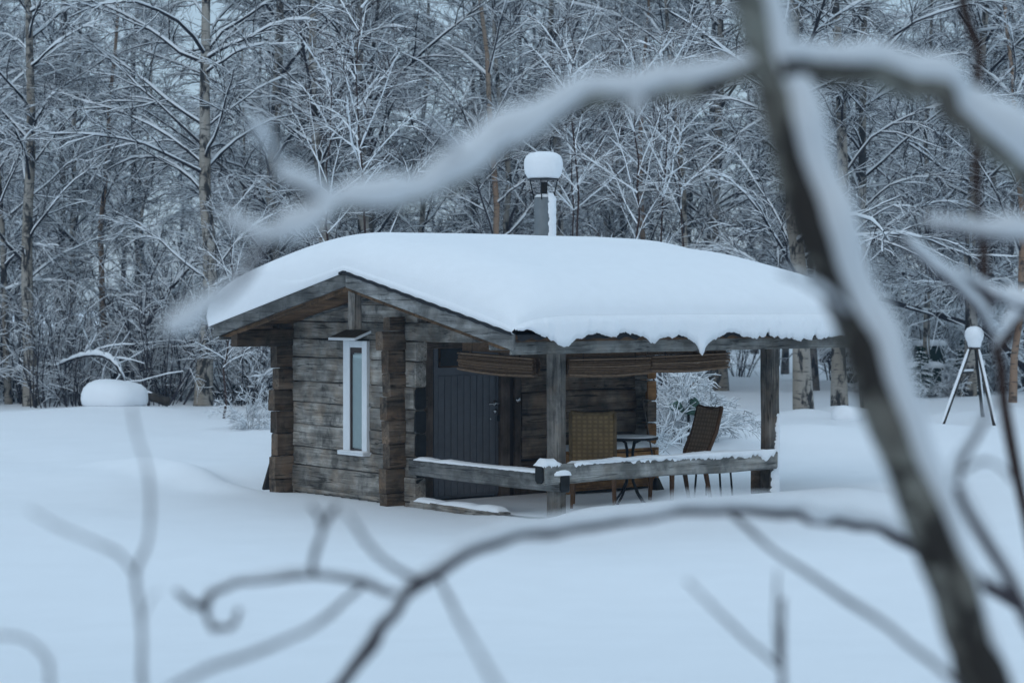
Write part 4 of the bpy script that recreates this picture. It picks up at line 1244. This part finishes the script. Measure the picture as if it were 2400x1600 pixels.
r = np.random.default_rng(31)
def scatter(protos, n, xr, dr, name, label, group, smin=0.7, smax=1.2, names=SN):
    spots = sorted([(float(r.uniform(*xr)), float(r.uniform(*dr))) for _ in range(n)])
    for i, (px, d) in enumerate(spots):
        x = (px - 1200) / 5000 * d
        place(protos[int(r.integers(len(protos)))], name, label + ', ' + ORD[i] + ' from the left', 'shrub', x, d, float(r.uniform(0, 6.28)), float(r.uniform(smin, smax)), group, names)
scatter(shrubs, 26, (-160, 640), (41.5, 49), 'shrub', 'bare many stemmed shrub in the thicket left of the cabin', 'thicket left of the cabin')
scatter(shrubs, 12, (-150, 700), (50, 62), 'shrub', 'bare shrub in the second row behind the left thicket', 'second row behind the left thicket', 0.8, 1.3)
scatter(heavy, 10, (-200, 620), (42, 47), 'shrub', 'low snow bowed shrub at the foot of the left thicket', 'snow bowed shrubs at left', 0.6, 1.1)
scatter(shrubs, 24, (620, 1800), (48, 62), 'shrub', 'bare shrub in the wood directly behind the cabin', 'undergrowth behind the cabin', 0.9, 1.5)
scatter(heavy, 12, (2060, 2420), (49.5, 58), 'shrub', 'snow bowed shrub in the tangle beyond the tripod stand', 'tangle beyond the tripod', 0.8, 1.5)
scatter(shrubs, 12, (1960, 2550), (50, 60), 'shrub', 'bare shrub in the right background', 'undergrowth at right', 0.9, 1.6)
for px, d, i, rz, s, lab in ((1560, 32.0, 0, 0.2, 0.80, 'snow covered bush seen through the porch beside the wall end'),
                             (1600, 30.5, 1, 2.2, 0.55, 'low snow covered bush seen through the porch behind the high backed chair'),
                             (1525, 29.5, 2, 4.2, 0.55, 'snow covered bush close behind the end of the log wall'),
                             (2150, 46.2, 1, 1.2, 0.38, 'snow bowed bush in front of the left green bin'),
                             (2222, 46.6, 2, 0.3, 0.40, 'snow bowed bush between the two green bins'),
                             (585, 36.0, 0, 1.2, 0.35, 'small snow covered bush close to the left cabin wall')):
    x = (px - 1200) / 5000 * d
    place(heavy[i], 'shrub', lab, 'shrub', x, d, rz, s, 'bushes close to the cabin', SN)

# spruces
def spruce_data(seed, Ht, rad):
    r = np.random.default_rng(seed)
    tp = np.stack([np.zeros(8), np.zeros(8), np.linspace(-0.2, Ht, 8)], 1)[None]
    trunk = tubes(tp, (0.05 * Ht / 4 * np.linspace(1, 0.1, 8))[None], 7)
    nw = int(Ht * 26); h = Ht * (0.06 + 0.92 * r.uniform(size=nw) ** 0.9)
    az = r.uniform(0, 6.28, nw); L = rad * (1 - h / Ht) ** 0.8 * r.uniform(0.75, 1.1, nw) + 0.08
    D = np.stack([np.cos(az), np.sin(az), np.full(nw, 0.12)], 1)
    P = grow(r, np.stack([0*h, 0*h, h], 1), D, L, 6, 0.05, 0.22)
    br = tubes(P, np.full((nw, 1), 0.012) * np.linspace(1, 0.4, 6)[None], 4)
    m = 34; idx = np.repeat(np.arange(nw), m); t = r.uniform(0.12, 1, nw * m)
    p, d = sample(P, idx, t)
    side = unit(np.cross(d, np.array([0, 0, 1.0])))
    sg = r.choice([-1, 1], nw * m)[:, None]
    dd = unit(d * 0.6 + side * sg * r.uniform(0.3, 1.0, (nw * m, 1)) + r.normal(0, 0.15, (nw * m, 3)) + np.array([0, 0, -0.25]))
    l = (0.10 + 0.13 * (1 - t)) * r.uniform(0.7, 1.3, nw * m)
    w = unit(np.cross(dd, r.normal(0, 1, (nw * m, 3)))) * 0.018
    q = p + dd * l[:, None]
    V = np.stack([p - w, p + w, q + w * 0.4, q - w * 0.4], 1).reshape(-1, 3)
    Q = np.arange(len(V)).reshape(-1, 4)
    ns = join([br, (V, Q)])
    C, s = snow_tube(r, P, np.full(P.shape[:2], 0.02), 0.034, 6, 0.7)
    s *= np.array([[0.5, 0.8, 1.1, 1.2, 1.0, 0.5]])
    return trunk, ns, tubes(C, s, 6)
spr = [tree_proto('spruce', spruce_data(700 + i, 2.6 + i * 0.8, 0.8 + i * 0.2), 'twig', 'needle') for i in range(3)]
SPN = ('trunk', 'boughs', 'snow')
for px, d, i, rz, s, lab in ((575, 43.5, 0, 0.0, 0.85, 'small dark spruce under the left eave, right of the thicket'),
                             (620, 45.0, 1, 2.0, 0.75, 'small snowy spruce half hidden by the left log corner'),
                             (2215, 52.0, 1, 3.0, 0.8, 'dark spruce behind the green bins at right'),
                             (2158, 46.0, 0, 1.0, 0.46, 'low dark spruce in front of the left green bin'),
                             (2262, 46.6, 0, 2.4, 0.50, 'low dark spruce seen between the legs of the tripod stand')):
    x = (px - 1200) / 5000 * d
    place(spr[i], 'spruce_tree', lab, 'tree', x, d, rz, s, 'small spruces', SPN)

# unseen spruces added behind the viewpoint to shade the near branches
def add_shade_spruces():
    r = np.random.default_rng(8); A, B, C = [], [], []
    base = [spruce_data(760 + i, 4.0, 1.25) for i in range(2)]
    n = 0
    while n < 30:
        x = r.uniform(-16, 16); y = r.uniform(-16, -3.0)
        if n % 5 == 4: x, y = r.choice([-1, 1]) * r.uniform(6.5, 12), r.uniform(-4, 7)
        f = r.uniform(2.1, 2.9); a = r.uniform(0, 6.28); c, s_ = math.cos(a), math.sin(a)
        Rm = np.array([[c, -s_, 0], [s_, c, 0], [0, 0, 1]]) * f
        o = np.array([x, y, H1(x, y)])
        for src, dst in zip(base[n % 2], (A, B, C)):
            dst.append((src[0] @ Rm.T + o, src[1]))
        n += 1
    a = linkraw('shade_spruces', raw_mesh('shade_spruces', *join(A)), 'twig'); tag(a, 'unseen dark spruces added behind the viewpoint to shade the near branches', kind='stuff')
    linkraw('boughs', raw_mesh('boughs', *join(B)), 'needle', a)['kind'] = 'stuff'
    linkraw('snow', raw_mesh('snow', *join(C)), 'twig_snow', a)['kind'] = 'stuff'
add_shade_spruces()

# ------------------------------------------------------------------ small things in the clearing
def blob(name, label, x, y, rx, ry, rzz, dz, seed, cat='snow mound', group=None, mat='snow'):
    r = np.random.default_rng(seed)
    prof = [(0.84, 0.0), (0.97, 0.12), (1.0, 0.3), (0.985, 0.5), (0.92, 0.7), (0.78, 0.86), (0.55, 0.96), (0.28, 0.995), (0.05, 1.0)]
    mb = lathe([(a, b) for a, b in prof], 32, 0, 0, seed, 0.035)
    mb.v = [(p[0] * rx, p[1] * ry, p[2] * rzz * (1 + 0.05 * math.sin(p[0] * 3 + seed))) for p in mb.v]
    o = mb.build(name, mat, None, True); o.location = (x, y, H1(x, y) + dz)
    return tag(o, label, cat, group)
mx, my = (268 - 1200) / 5000 * 39.6, 39.6
blob('snow_mound', 'big smooth rounded snow heap in front of the left thicket', mx, my, 0.62, 0.55, 0.50, -0.03, 3)
lg = thing('fallen_log', 'dark end of a fallen log sticking out beside the big snow heap', 'log', (mx + 0.75, my + 0.1, H1(mx + 0.75, my)), 0.3)
MB().tube([(-0.5, 0.3, 0.30), (0.0, 0.0, 0.16), (0.22, -0.12, 0.08)], [0.07, 0.085, 0.09], 10).build('trunk', 'dark_timber', lg, True)
MB().tube([(-0.45, 0.27, 0.36), (-0.15, 0.08, 0.25), (0.05, -0.04, 0.19)], [0.04, 0.05, 0.02], 8).build('snow', 'snow', lg, True)
bx, by = (1668 - 1200) / 5000 * 33.5, 33.5
blob('snow_mound', 'round snow heap seen through the porch right of the chairs', bx, by, 0.30, 0.28, 0.36, -0.02, 8)
blob('snow_mound', 'small snow lump beside the thick birch trunk beyond the porch', (1985 - 1200) / 5000 * 38, 38.0, 0.28, 0.25, 0.28, -0.03, 9)

# small green plant behind the high-backed chair
gx_, gy_ = (1605 - 1200) / 5000 * 30.0, 30.0
gc = thing('green_plant', 'small snow dusted green plant poking up behind the high backed chair', 'plant', (gx_, gy_, H1(gx_, gy_)), 0.2)
MB().tube([(0.05, 0, 0), (0.06, 0, 0.66)], 0.02, 6).build('stake', 'dark_timber', gc)
MB().tube([(0.1, 0, 0.45), (0.13, 0.0, 0.62), (0.12, 0.0, 0.70), (0.16, 0, 0.80)], [0.12, 0.09, 0.05, 0.012], 9).build('leaf_clump', 'green_cloth', gc, True)
MB().tube([(-0.02, 0, 0.5), (-0.10, 0.02, 0.60), (-0.20, 0, 0.56)], [0.03, 0.07, 0.05], 8).build('leaf_clump', 'green_cloth', gc, True)
MB().tube([(-0.1, -0.05, 0.655), (0.02, -0.05, 0.71), (0.12, -0.03, 0.735)], [0.012, 0.026, 0.015], 7).build('snow', 'snow', gc, True)

# tripod stand with its ball of snow
td = 36.5
tX = (2284 - 1200) / 5000 * td
tp = thing('tripod_stand', 'dark three legged stand topped by a ball of snow, at right', 'stand', (tX, td, H1(tX, td)), 0)
zt = CAMH - (815 - 690) / 5000 * td - H1(tX, td)
apex = (0.0, 0.0, zt)
for (px, py, dd) in ((2203, 985, -0.5), (2305, 990, 0.7), (2334, 996, -0.35)):
    d = td + dd
    fx = (px - 1200) / 5000 * d - tX
    fz = H1(fx + tX, d) - H1(tX, td) - 0.1
    l = MB().tube([(fx, dd, fz), (fx * 0.12, dd * 0.12, zt)], [0.034, 0.026], 8).build('leg', 'dark_timber', tp, True)
    P = [(fx * f + (0.018 if fx > 0 else -0.018), dd * f - 0.01, fz + (zt - fz) * (1 - (f - 0.12) / 0.88) + 0.026) for f in np.linspace(0.97, 0.15, 12)]
    MB().tube(P, [0.006] + [0.026] * 10 + [0.015], 6).build('leg_snow', 'snow', tp, True)
MB().tube([(-0.26, -0.14, zt - 0.42), (0.0, 0.15, zt - 0.42)], 0.02, 7).build('crossbar', 'dark_timber', tp)
MB().tube([(-0.26, -0.14, zt - 0.385), (0.0, 0.15, zt - 0.385)], 0.022, 7).build('crossbar_snow', 'snow', tp, True)
MB().tube([(0, 0, zt - 0.03), (0, 0, zt + 0.01)], 0.09, 14).build('head_plate', 'dark_timber', tp)
bl = lathe([(0.10, 0.01), (0.115, 0.05), (0.12, 0.10), (0.15, 0.15), (0.165, 0.22), (0.155, 0.29), (0.12, 0.34), (0.06, 0.365), (0.01, 0.37)], 22, 0, 0, 6, 0.03).build('snow_ball', 'snow', None, True)
bl.location = (tX, td, H1(tX, td) + zt)
tag(bl, 'ball of snow sitting on top of the three legged stand', 'snow')

# dark green wheeled bins under snow behind the stand
def bin_(label, px, d, w, h, rz, capo=True):
    x = (px - 1200) / 5000 * d
    t = thing('green_bin', label, 'bin', (x, d, H1(x, d)), rz, 'dark green bins')
    MB().add([(-w*0.43, -w*0.43, 0), (w*0.43, -w*0.43, 0), (w*0.43, w*0.43, 0), (-w*0.43, w*0.43, 0), (-w/2, -w/2, h), (w/2, -w/2, h), (w/2, w/2, h), (-w/2, w/2, h)],
             [(0,3,2,1),(4,5,6,7),(0,1,5,4),(1,2,6,5),(2,3,7,6),(3,0,4,7)]).build('body', 'green_plastic', t, False, 0.04)
    MB().box((-w*0.53, -w*0.53, h + 0.004), (w*0.53, w*0.53, h + 0.06)).build('lid', 'green_plastic', t, False, 0.02)
    MB().box((-w*0.4, -w*0.58, h - 0.06), (w*0.4, -w*0.535, h)).build('handle', 'green_plastic', t, False, 0.01)
    for s in (-1, 1):
        MB().tube([(s*w*0.36, w*0.42, 0.1), (s*w*0.46, w*0.42, 0.1)], 0.1, 14).build('wheel', 'black', t)
    mb = lathe([(0.70, 0.0), (0.74, 0.3), (0.70, 0.7), (0.5, 0.95), (0.1, 1.0)], 24, 0, 0, 12, 0.03)
    mb.v = [(max(-.56, min(.56, p[0])) * w, max(-.56, min(.56, p[1])) * w, p[2] * 0.14) for p in mb.v]
    o = mb.build('bin_snow', 'snow', None, True); o.location = (x, d, H1(x, d) + h + 0.062); o.rotation_euler = (0, 0, rz)
    tag(o, 'snow lying on the lid of the ' + label, 'snow', 'snow on the bins')
bin_('dark green bin left of the tripod stand', 2168, 47.0, 0.62, 0.55, 0.12)
bin_('dark green bin seen between the legs of the tripod stand', 2274, 47.5, 0.55, 0.62, -0.1)
bin_('taller dark green bin behind the left one', 2178, 49.0, 0.62, 1.02, 0.05)

# toppled trunk loaded with snow, slanting above the bins
def snowy_limb(name, label, cat, pts, rad, snow, group=None, mat='twig', twigs=0, seed=0, k=9, subs=5, limbname='trunk'):
    """one limb from world points (smoothed), with a roll of snow on it and optional side twigs"""
    P = smooth_curve(pts, subs)
    n = len(P)
    R = np.interp(np.linspace(0, 1, n), np.linspace(0, 1, len(rad)), rad)
    t = thing(name, label, cat, tuple(float(x) for x in P[0]), 0, group)
    P0 = P - P[0]
    r = np.random.default_rng(seed)
    linkraw(limbname, raw_mesh(limbname, *tubes(P0[None], R[None], k)), mat, t)
    sn = np.interp(np.linspace(0, 1, n), np.linspace(0, 1, len(snow)), snow)
    C, s = snow_tube(r, P0[None], R[None], sn[None], k); s = s * 1.0
    parts = [tubes(C, s, k)]
    if twigs:
        B = twigs; tt = r.uniform(0.1, 1, B); p, d = sample(P0[None], np.zeros(B, int), tt)
        D = unit(d * 0.5 + r.normal(0, 0.8, (B, 3)))
        T1 = grow(r, p, D, r.uniform(0.3, 1.2, B), 5, 0.12, 0.12); RR = np.full((B, 1), 0.008) * np.linspace(1, 0.5, 5)[None]
        linkraw('twigs', raw_mesh('twigs', *tubes(T1, RR, 4)), mat, t)['kind'] = 'stuff'
        C, s = snow_tube(r, T1, RR, 0.02, 4); parts.append(tubes(C, s, 5))
    linkraw('snow', raw_mesh('snow', *join(parts)), 'twig_snow', t)['kind'] = 'stuff'
    return t

def smooth_curve(pts, subs=6):
    P = np.array(pts, float); out = []
    E = np.concatenate([[2 * P[0] - P[1]], P, [2 * P[-1] - P[-2]]])
    for i in range(1, len(E) - 2):
        for j in range(subs):
            t = j / subs
            out.append(0.5 * ((2 * E[i]) + (-E[i-1] + E[i+1]) * t + (2*E[i-1] - 5*E[i] + 4*E[i+1] - E[i+2]) * t**2 + (-E[i-1] + 3*E[i] - 3*E[i+1] + E[i+2]) * t**3))
    out.append(P[-1])
    return np.array(out)

snowy_limb('toppled_trunk', 'toppled trunk loaded with snow slanting above the green bins', 'trunk',
           [along(2060, 700, 46), along(2140, 722, 46.2), along(2220, 745, 46.5), along(2320, 785, 47), along(2420, 880, 47.5)], [0.05, 0.06, 0.07, 0.08], [0.10, 0.11, 0.10, 0.05], twigs=40, seed=3)
snowy_limb('bent_bough', 'snow loaded bough arching down to the big snow heap', 'bough',
           [along(130, 858, 42), along(180, 838, 41.6), along(228, 832, 41.3), (along(262, 845, 41.2)), along(285, 876, 41.1), along(300, 915, 41.0)], [0.02, 0.03, 0.035, 0.035], [0.03, 0.055, 0.055, 0.03], twigs=22, seed=4)
snowy_limb('leaning_tree', 'leaning forked young tree in the left thicket', 'tree',
           [along(255, 935, 43), along(292, 830, 43.2), along(360, 730, 43.4), along(420, 650, 43.5), along(470, 585, 43.6), along(490, 560, 43.6)], [0.06, 0.05, 0.04, 0.02], [0.04, 0.06, 0.06, 0.04], twigs=50, seed=5)
snowy_limb('leaning_tree', 'young tree leaning right behind the left thicket, close to the eave', 'tree',
           [along(285, 900, 43), along(330, 790, 43.2), along(380, 700, 43.4), along(440, 630, 43.5), along(500, 560, 43.6)], [0.07, 0.06, 0.045, 0.02], [0.05, 0.07, 0.06, 0.04], twigs=60, seed=6)

# ------------------------------------------------------------------ foreground trees near the photographer
def fore(name, label, cat, limbs, group=None):
    """limbs: list of (bark material, points (x bearing, y bearing, distance), radii, snow thickness, snow side shift)"""
    t = None
    for li, (nm, mat, pts, rad, snow) in enumerate(limbs):
        P = smooth_curve([along(*p) for p in pts], 8)
        if t is None:
            base = P[0].copy()
            t = thing(name, label, cat, tuple(float(x) for x in base), 0, group)
        n = len(P); x = np.linspace(0, 1, n); PS = P.copy(); big_ = nm == 'trunk'
        R = np.interp(x, np.linspace(0, 1, len(rad)), rad)
        r = np.random.default_rng(li + 50)
        nj = max(10, int(n / 4)); R = R * np.clip(1 + 0.13 * np.interp(x, np.linspace(0, 1, nj), r.normal(0, 1, nj)), 0.75, 1.5)
        P = P + np.stack([np.interp(x, np.linspace(0, 1, nj), r.normal(0, 1, nj)) * R * (0.07 if big_ else 0.26) for _ in range(3)], 1)
        if li == 0: base = P[0].copy(); t.location = tuple(float(q) for q in base)
        linkraw(nm, raw_mesh(nm, *tubes((P - base)[None], R[None], 12)), mat, t)
        if snow is not None:
            sn = np.interp(x, np.linspace(0, 1, len(snow)), snow)
            nk_ = max(8, int(n / 5)); sn = sn * np.clip(1 + (0.10 if big_ else 0.16) * np.interp(x, np.linspace(0, 1, nk_), r.normal(0, 1, nk_)), 0.35, 1.7)
            T = unit(np.gradient(PS, axis=0))
            # upper side of the limb: up vector with its along-limb component removed
            upv = np.array([0, 0, 1.0]) - T * T[:, 2:3]; upv = unit(upv)
            hor = np.sqrt(np.clip(1 - T[:, 2] ** 2, 0.0, 1))
            C = P - base + upv * (R * 0.8 + sn * 0.55)[:, None]
            sn2 = np.maximum(sn, 1e-4); sn2[0] *= 0.3; sn2[-1] *= 0.3
            V, Q = tubes(C[None], sn2[None], 12)
            linkraw(nm + '_snow', raw_mesh(nm + '_snow', V, Q), 'snow', t)
    return t

DT = 1.12
def dep(pts, f):
    return [(a, b, c * f) for a, b, c in pts]
fore('leaning_birch', 'leaning young birch trunk with snow on its upper side, blurred in the right foreground', 'tree', [
    ('trunk', 'fore_bark', dep([(2600, 2350, 2.55), (2440, 1900, 2.5), (2310, 1600, 2.45), (2262, 1480, 2.44), (2205, 1320, 2.42), (2132, 1134, 2.4), (2058, 943, 2.38), (1988, 760, 2.36), (1922, 600, 2.33), (1878, 470, 2.32), (1842, 344, 2.31), (1806, 210, 2.3), (1766, 60, 2.28), (1735, -60, 2.26), (1680, -260, 2.22), (1640, -500, 2.2)], DT),
     [0.032, 0.029, 0.026, 0.0235, 0.0225, 0.0215, 0.0205, 0.019], [0.004, 0.006, 0.011, 0.016, 0.022, 0.029, 0.030, 0.029, 0.028, 0.027, 0.025, 0.022]),
    ('branch', 'fore_bark', dep([(1800, 165, 2.29), (1700, 190, 2.28), (1560, 212, 2.26), (1440, 232, 2.25), (1350, 245, 2.24), (1265, 300, 2.22), (1160, 368, 2.2), (1070, 430, 2.18), (980, 465, 2.16), (880, 483, 2.14), (780, 478, 2.12), (690, 440, 2.1), (640, 405, 2.1)], DT),
     [0.012, 0.0105, 0.0095, 0.0085, 0.0075, 0.0065, 0.0045], [0.009, 0.013, 0.0135, 0.014, 0.016, 0.023, 0.0165, 0.014, 0.013, 0.012, 0.008]),
    ('branch', 'fore_bark', dep([(1805, 150, 2.29), (1900, 165, 2.32), (2030, 182, 2.36), (2160, 215, 2.40), (2260, 280, 2.43), (2350, 360, 2.46), (2430, 440, 2.5), (2560, 660, 2.55)], DT),
     [0.017, 0.016, 0.015, 0.014, 0.015, 0.015], [0.015, 0.018, 0.017, 0.019, 0.034, 0.034, 0.028]),
    ('branch', 'fore_bark', dep([(790, 478, 2.12), (760, 510, 2.1), (700, 545, 2.1), (640, 562, 2.1), (580, 545, 2.1), (520, 510, 2.1)], DT), [0.004, 0.0035, 0.003, 0.0025], [0.007, 0.012, 0.014, 0.011, 0.006]),
    ('branch', 'graytwig', dep([(625, 560, 2.1), (600, 610, 2.1), (560, 665, 2.1), (510, 710, 2.1), (440, 765, 2.1), (390, 785, 2.1)], DT), [0.004, 0.004, 0.003, 0.0025], [0.003, 0.004, 0.005, 0.014, 0.010]),
    ('branch', 'graytwig', dep([(1075, 350, 2.18), (1010, 290, 2.1), (950, 220, 2.05), (905, 165, 2.0)], DT), [0.0025, 0.0015], [0.005, 0.002, 0.001]),
    ('branch', 'graytwig', dep([(655, 405, 2.1), (625, 350, 2.08), (600, 300, 2.06), (585, 280, 2.05)], DT), [0.002, 0.0015], [0.003, 0.009, 0.005]),
    ('branch', 'graytwig', dep([(2010, 760, 2.37), (1940, 700, 2.3), (1880, 660, 2.25), (1830, 640, 2.2)], DT), [0.003, 0.002], [0.004, 0.006, 0.003]),
    ('branch', 'graytwig', dep([(1500, 235, 2.26), (1500, 255, 2.25), (1480, 272, 2.24)], DT), [0.004, 0.003], [0.004, 0.008, 0.006]),
])
fore('arching_sapling', 'thin arching sapling branch with a curled tip across the lower foreground', 'sapling', [
    ('stem', 'graytwig', dep([(2640, 1700, 2.15), (2480, 1490, 2.12), (2400, 1420, 2.1), (2250, 1332, 2.08), (2160, 1285, 2.06), (2060, 1242, 2.05), (1985, 1222, 2.04), (1930, 1228, 2.03), (1880, 1205, 2.02), (1800, 1196, 2.0), (1700, 1196, 1.98), (1560, 1207, 1.95), (1420, 1230, 1.92), (1320, 1244, 1.9), (1200, 1258, 1.88), (1100, 1290, 1.86), (1045, 1332, 1.85), (968, 1380, 1.84), (915, 1440, 1.83), (865, 1512, 1.82), (795, 1600, 1.81), (700, 1720, 1.8), (560, 1960, 1.8)], 1.75),
     [0.0125, 0.0115, 0.0105, 0.0095, 0.009, 0.009, 0.0095, 0.010], [0.004, 0.006, 0.010, 0.013, 0.015, 0.015, 0.012, 0.011, 0.009, 0.004, 0.002, 0.001]),
    ('branch', 'graytwig', dep([(945, 1395, 1.84), (900, 1384, 1.83), (820, 1362, 1.82), (740, 1347, 1.81), (650, 1358, 1.8), (570, 1362, 1.8), (512, 1382, 1.79), (484, 1420, 1.79), (492, 1458, 1.79), (525, 1472, 1.79), (550, 1458, 1.79), (562, 1428, 1.79)], 1.75),
     [0.005, 0.005, 0.0046, 0.005, 0.0045, 0.004], [0.003, 0.005, 0.007, 0.003, 0.001, 0.0005]),
    ('branch', 'graytwig', dep([(486, 1422, 1.79), (450, 1412, 1.78), (410, 1382, 1.78)], 1.75), [0.006, 0.004], None),
    ('branch', 'graytwig', dep([(845, 1372, 1.82), (780, 1430, 1.7), (700, 1486, 1.6), (600, 1525, 1.55), (490, 1565, 1.5), (400, 1612, 1.45)], 1.75), [0.0042, 0.0036, 0.0028], None),
    ('branch', 'graytwig', dep([(735, 1348, 1.81), (738, 1300, 1.78), (756, 1240, 1.75), (745, 1205, 1.75), (728, 1180, 1.75)], 1.75), [0.0045, 0.0038, 0.0025], None),
    ('branch', 'graytwig', dep([(756, 1235, 1.75), (775, 1205, 1.74), (790, 1190, 1.74)], 1.75), [0.005, 0.0035], None),
    ('branch', 'graytwig', dep([(1000, 1362, 1.84), (940, 1340, 1.75), (880, 1295, 1.65), (845, 1245, 1.6), (815, 1205, 1.55)], 1.75), [0.0038, 0.0032, 0.0022], None),
    ('branch', 'graytwig', dep([(1030, 1352, 1.85), (1060, 1420, 1.6), (1110, 1510, 1.4), (1170, 1620, 1.25)], 1.75), [0.0034, 0.003, 0.0025], None),
    ('branch', 'graytwig', dep([(1712, 1198, 1.98), (1800, 1278, 1.85), (1880, 1335, 1.75), (1965, 1392, 1.68), (2060, 1455, 1.62), (2140, 1515, 1.58), (2250, 1600, 1.55)], 1.75), [0.0048, 0.0046, 0.0042, 0.004], None),
], 'thin twigs in the foreground')
fore('thin_stem', 'dark thin upright stem near the right edge, blurred', 'sapling', [
    ('stem', 'redtwig', dep([(2560, 2100, 2.7), (2480, 1600, 2.7), (2430, 1330, 2.7), (2385, 1120, 2.7), (2352, 960, 2.7), (2334, 820, 2.7), (2310, 690, 2.7), (2298, 560, 2.7), (2290, 430, 2.7), (2292, 280, 2.7), (2285, 120, 2.7), (2262, 10, 2.7), (2240, -120, 2.7)], 1.5), [0.012, 0.011, 0.0105, 0.0095, 0.0095, 0.012], None),
    ('branch', 'redtwig', dep([(2336, 830, 2.7), (2360, 790, 2.68), (2400, 735, 2.66), (2460, 660, 2.65)], 1.5), [0.009, 0.008], [0.006, 0.016, 0.012]),
    ('branch', 'graytwig', dep([(2330, 800, 2.7), (2260, 690, 2.6), (2180, 625, 2.55), (2110, 560, 2.5)], 1.4), [0.007, 0.006, 0.005], [0.010, 0.012, 0.012, 0.006]),
    ('branch', 'graytwig', dep([(2460, 720, 2.6), (2390, 715, 2.62), (2320, 690, 2.66), (2240, 640, 2.6)], 1.4), [0.010, 0.008, 0.006], [0.012, 0.012, 0.008]),
], 'thin twigs in the foreground')
fore('snowy_twig', 'snow topped twig reaching in from the right edge above the tripod', 'twig', [
    ('stem', 'graytwig', dep([(2600, 600, 2.1), (2480, 575, 2.1), (2380, 560, 2.1), (2300, 548, 2.1), (2220, 540, 2.1), (2165, 522, 2.1)], 1.3), [0.007, 0.006, 0.004], [0.012, 0.014, 0.012, 0.010, 0.006])], 'thin twigs in the foreground')
fore('forked_twig', 'faint forked twig rising at the left of the foreground', 'twig', [
    ('stem', 'graytwig', dep([(360, 2000, 1), (345, 1760, 1), (338, 1600, 1), (332, 1450, 1), (318, 1345, 1), (345, 1275, 1), (352, 1180, 1), (345, 1100, 1), (320, 1020, 1), (308, 950, 1)], 2.9), [0.0036, 0.0033, 0.0028, 0.0018], None),
    ('branch', 'graytwig', dep([(318, 1345, 2.9), (280, 1300, 2.8), (220, 1268, 2.7), (150, 1240, 2.6), (70, 1195, 2.5)], 1), [0.0028, 0.0022, 0.0012], None),
    ('branch', 'graytwig', dep([(332, 1450, 2.9), (350, 1410, 2.85), (372, 1380, 2.8)], 1), [0.0014, 0.0008], None)], 'thin twigs in the foreground')
fore('low_twig', 'faint twig with upright shoots at the bottom right of the foreground', 'twig', [
    ('stem', 'graytwig', dep([(1850, 2000, 1), (1845, 1720, 1), (1838, 1600, 1), (1832, 1500, 1), (1835, 1400, 1)], 3.1), [0.0046, 0.0042, 0.0038], None),
    ('branch', 'graytwig', dep([(1822, 1545, 1), (1818, 1450, 1), (1822, 1335, 1)], 3.1), [0.0028, 0.002], None),
    ('branch', 'graytwig', dep([(1825, 1565, 3.1), (1760, 1505, 3.0), (1690, 1440, 2.9), (1610, 1360, 2.8)], 1), [0.0032, 0.0028, 0.002], None)], 'thin twigs in the foreground')
fore('bowed_twig', 'faint bowed twig in the bottom left corner', 'twig', [
    ('stem', 'graytwig', dep([(140, 2000, 1), (118, 1600, 1), (112, 1545, 1), (75, 1505, 1), (20, 1490, 1), (-60, 1495, 1)], 2.8), [0.003, 0.0022, 0.0016], [0.001, 0.002, 0.003])], 'thin twigs in the foreground')
fore('crooked_stem', 'crooked grey stem right of the leaning trunk, low in the foreground', 'sapling', [
    ('stem', 'graytwig', dep([(2520, 2000, 2.5), (2470, 1640, 2.5), (2410, 1450, 2.5), (2340, 1310, 2.5), (2280, 1215, 2.5), (2245, 1140, 2.5), (2262, 1070, 2.5), (2300, 1000, 2.5), (2320, 940, 2.5)], 1.2), [0.009, 0.008, 0.006, 0.004], [0.003, 0.006, 0.006, 0.003]),
    ('branch', 'graytwig', dep([(2250, 1105, 2.5), (2320, 1080, 2.48), (2400, 1150, 2.46)], 1.2), [0.003, 0.002], None)], 'thin twigs in the foreground')

# ------------------------------------------------------------------ thin cold air over the clearing
hz = MB().box((-165, -46, -2.0), (165, 326, 21)).build('haze', None)
hm = bpy.data.materials.new('haze'); hm.use_nodes = True
hn = hm.node_tree; hn.nodes.clear()
ho = hn.nodes.new('ShaderNodeOutputMaterial'); hv = hn.nodes.new('ShaderNodeVolumePrincipled')
hv.inputs['Color'].default_value = (0.42, 0.68, 1.0, 1)
hv.inputs['Density'].default_value = 0.0011
hn.links.new(hv.outputs[0], ho.inputs['Volume'])
hz.data.materials.append(hm)
tag(hz, kind='stuff')
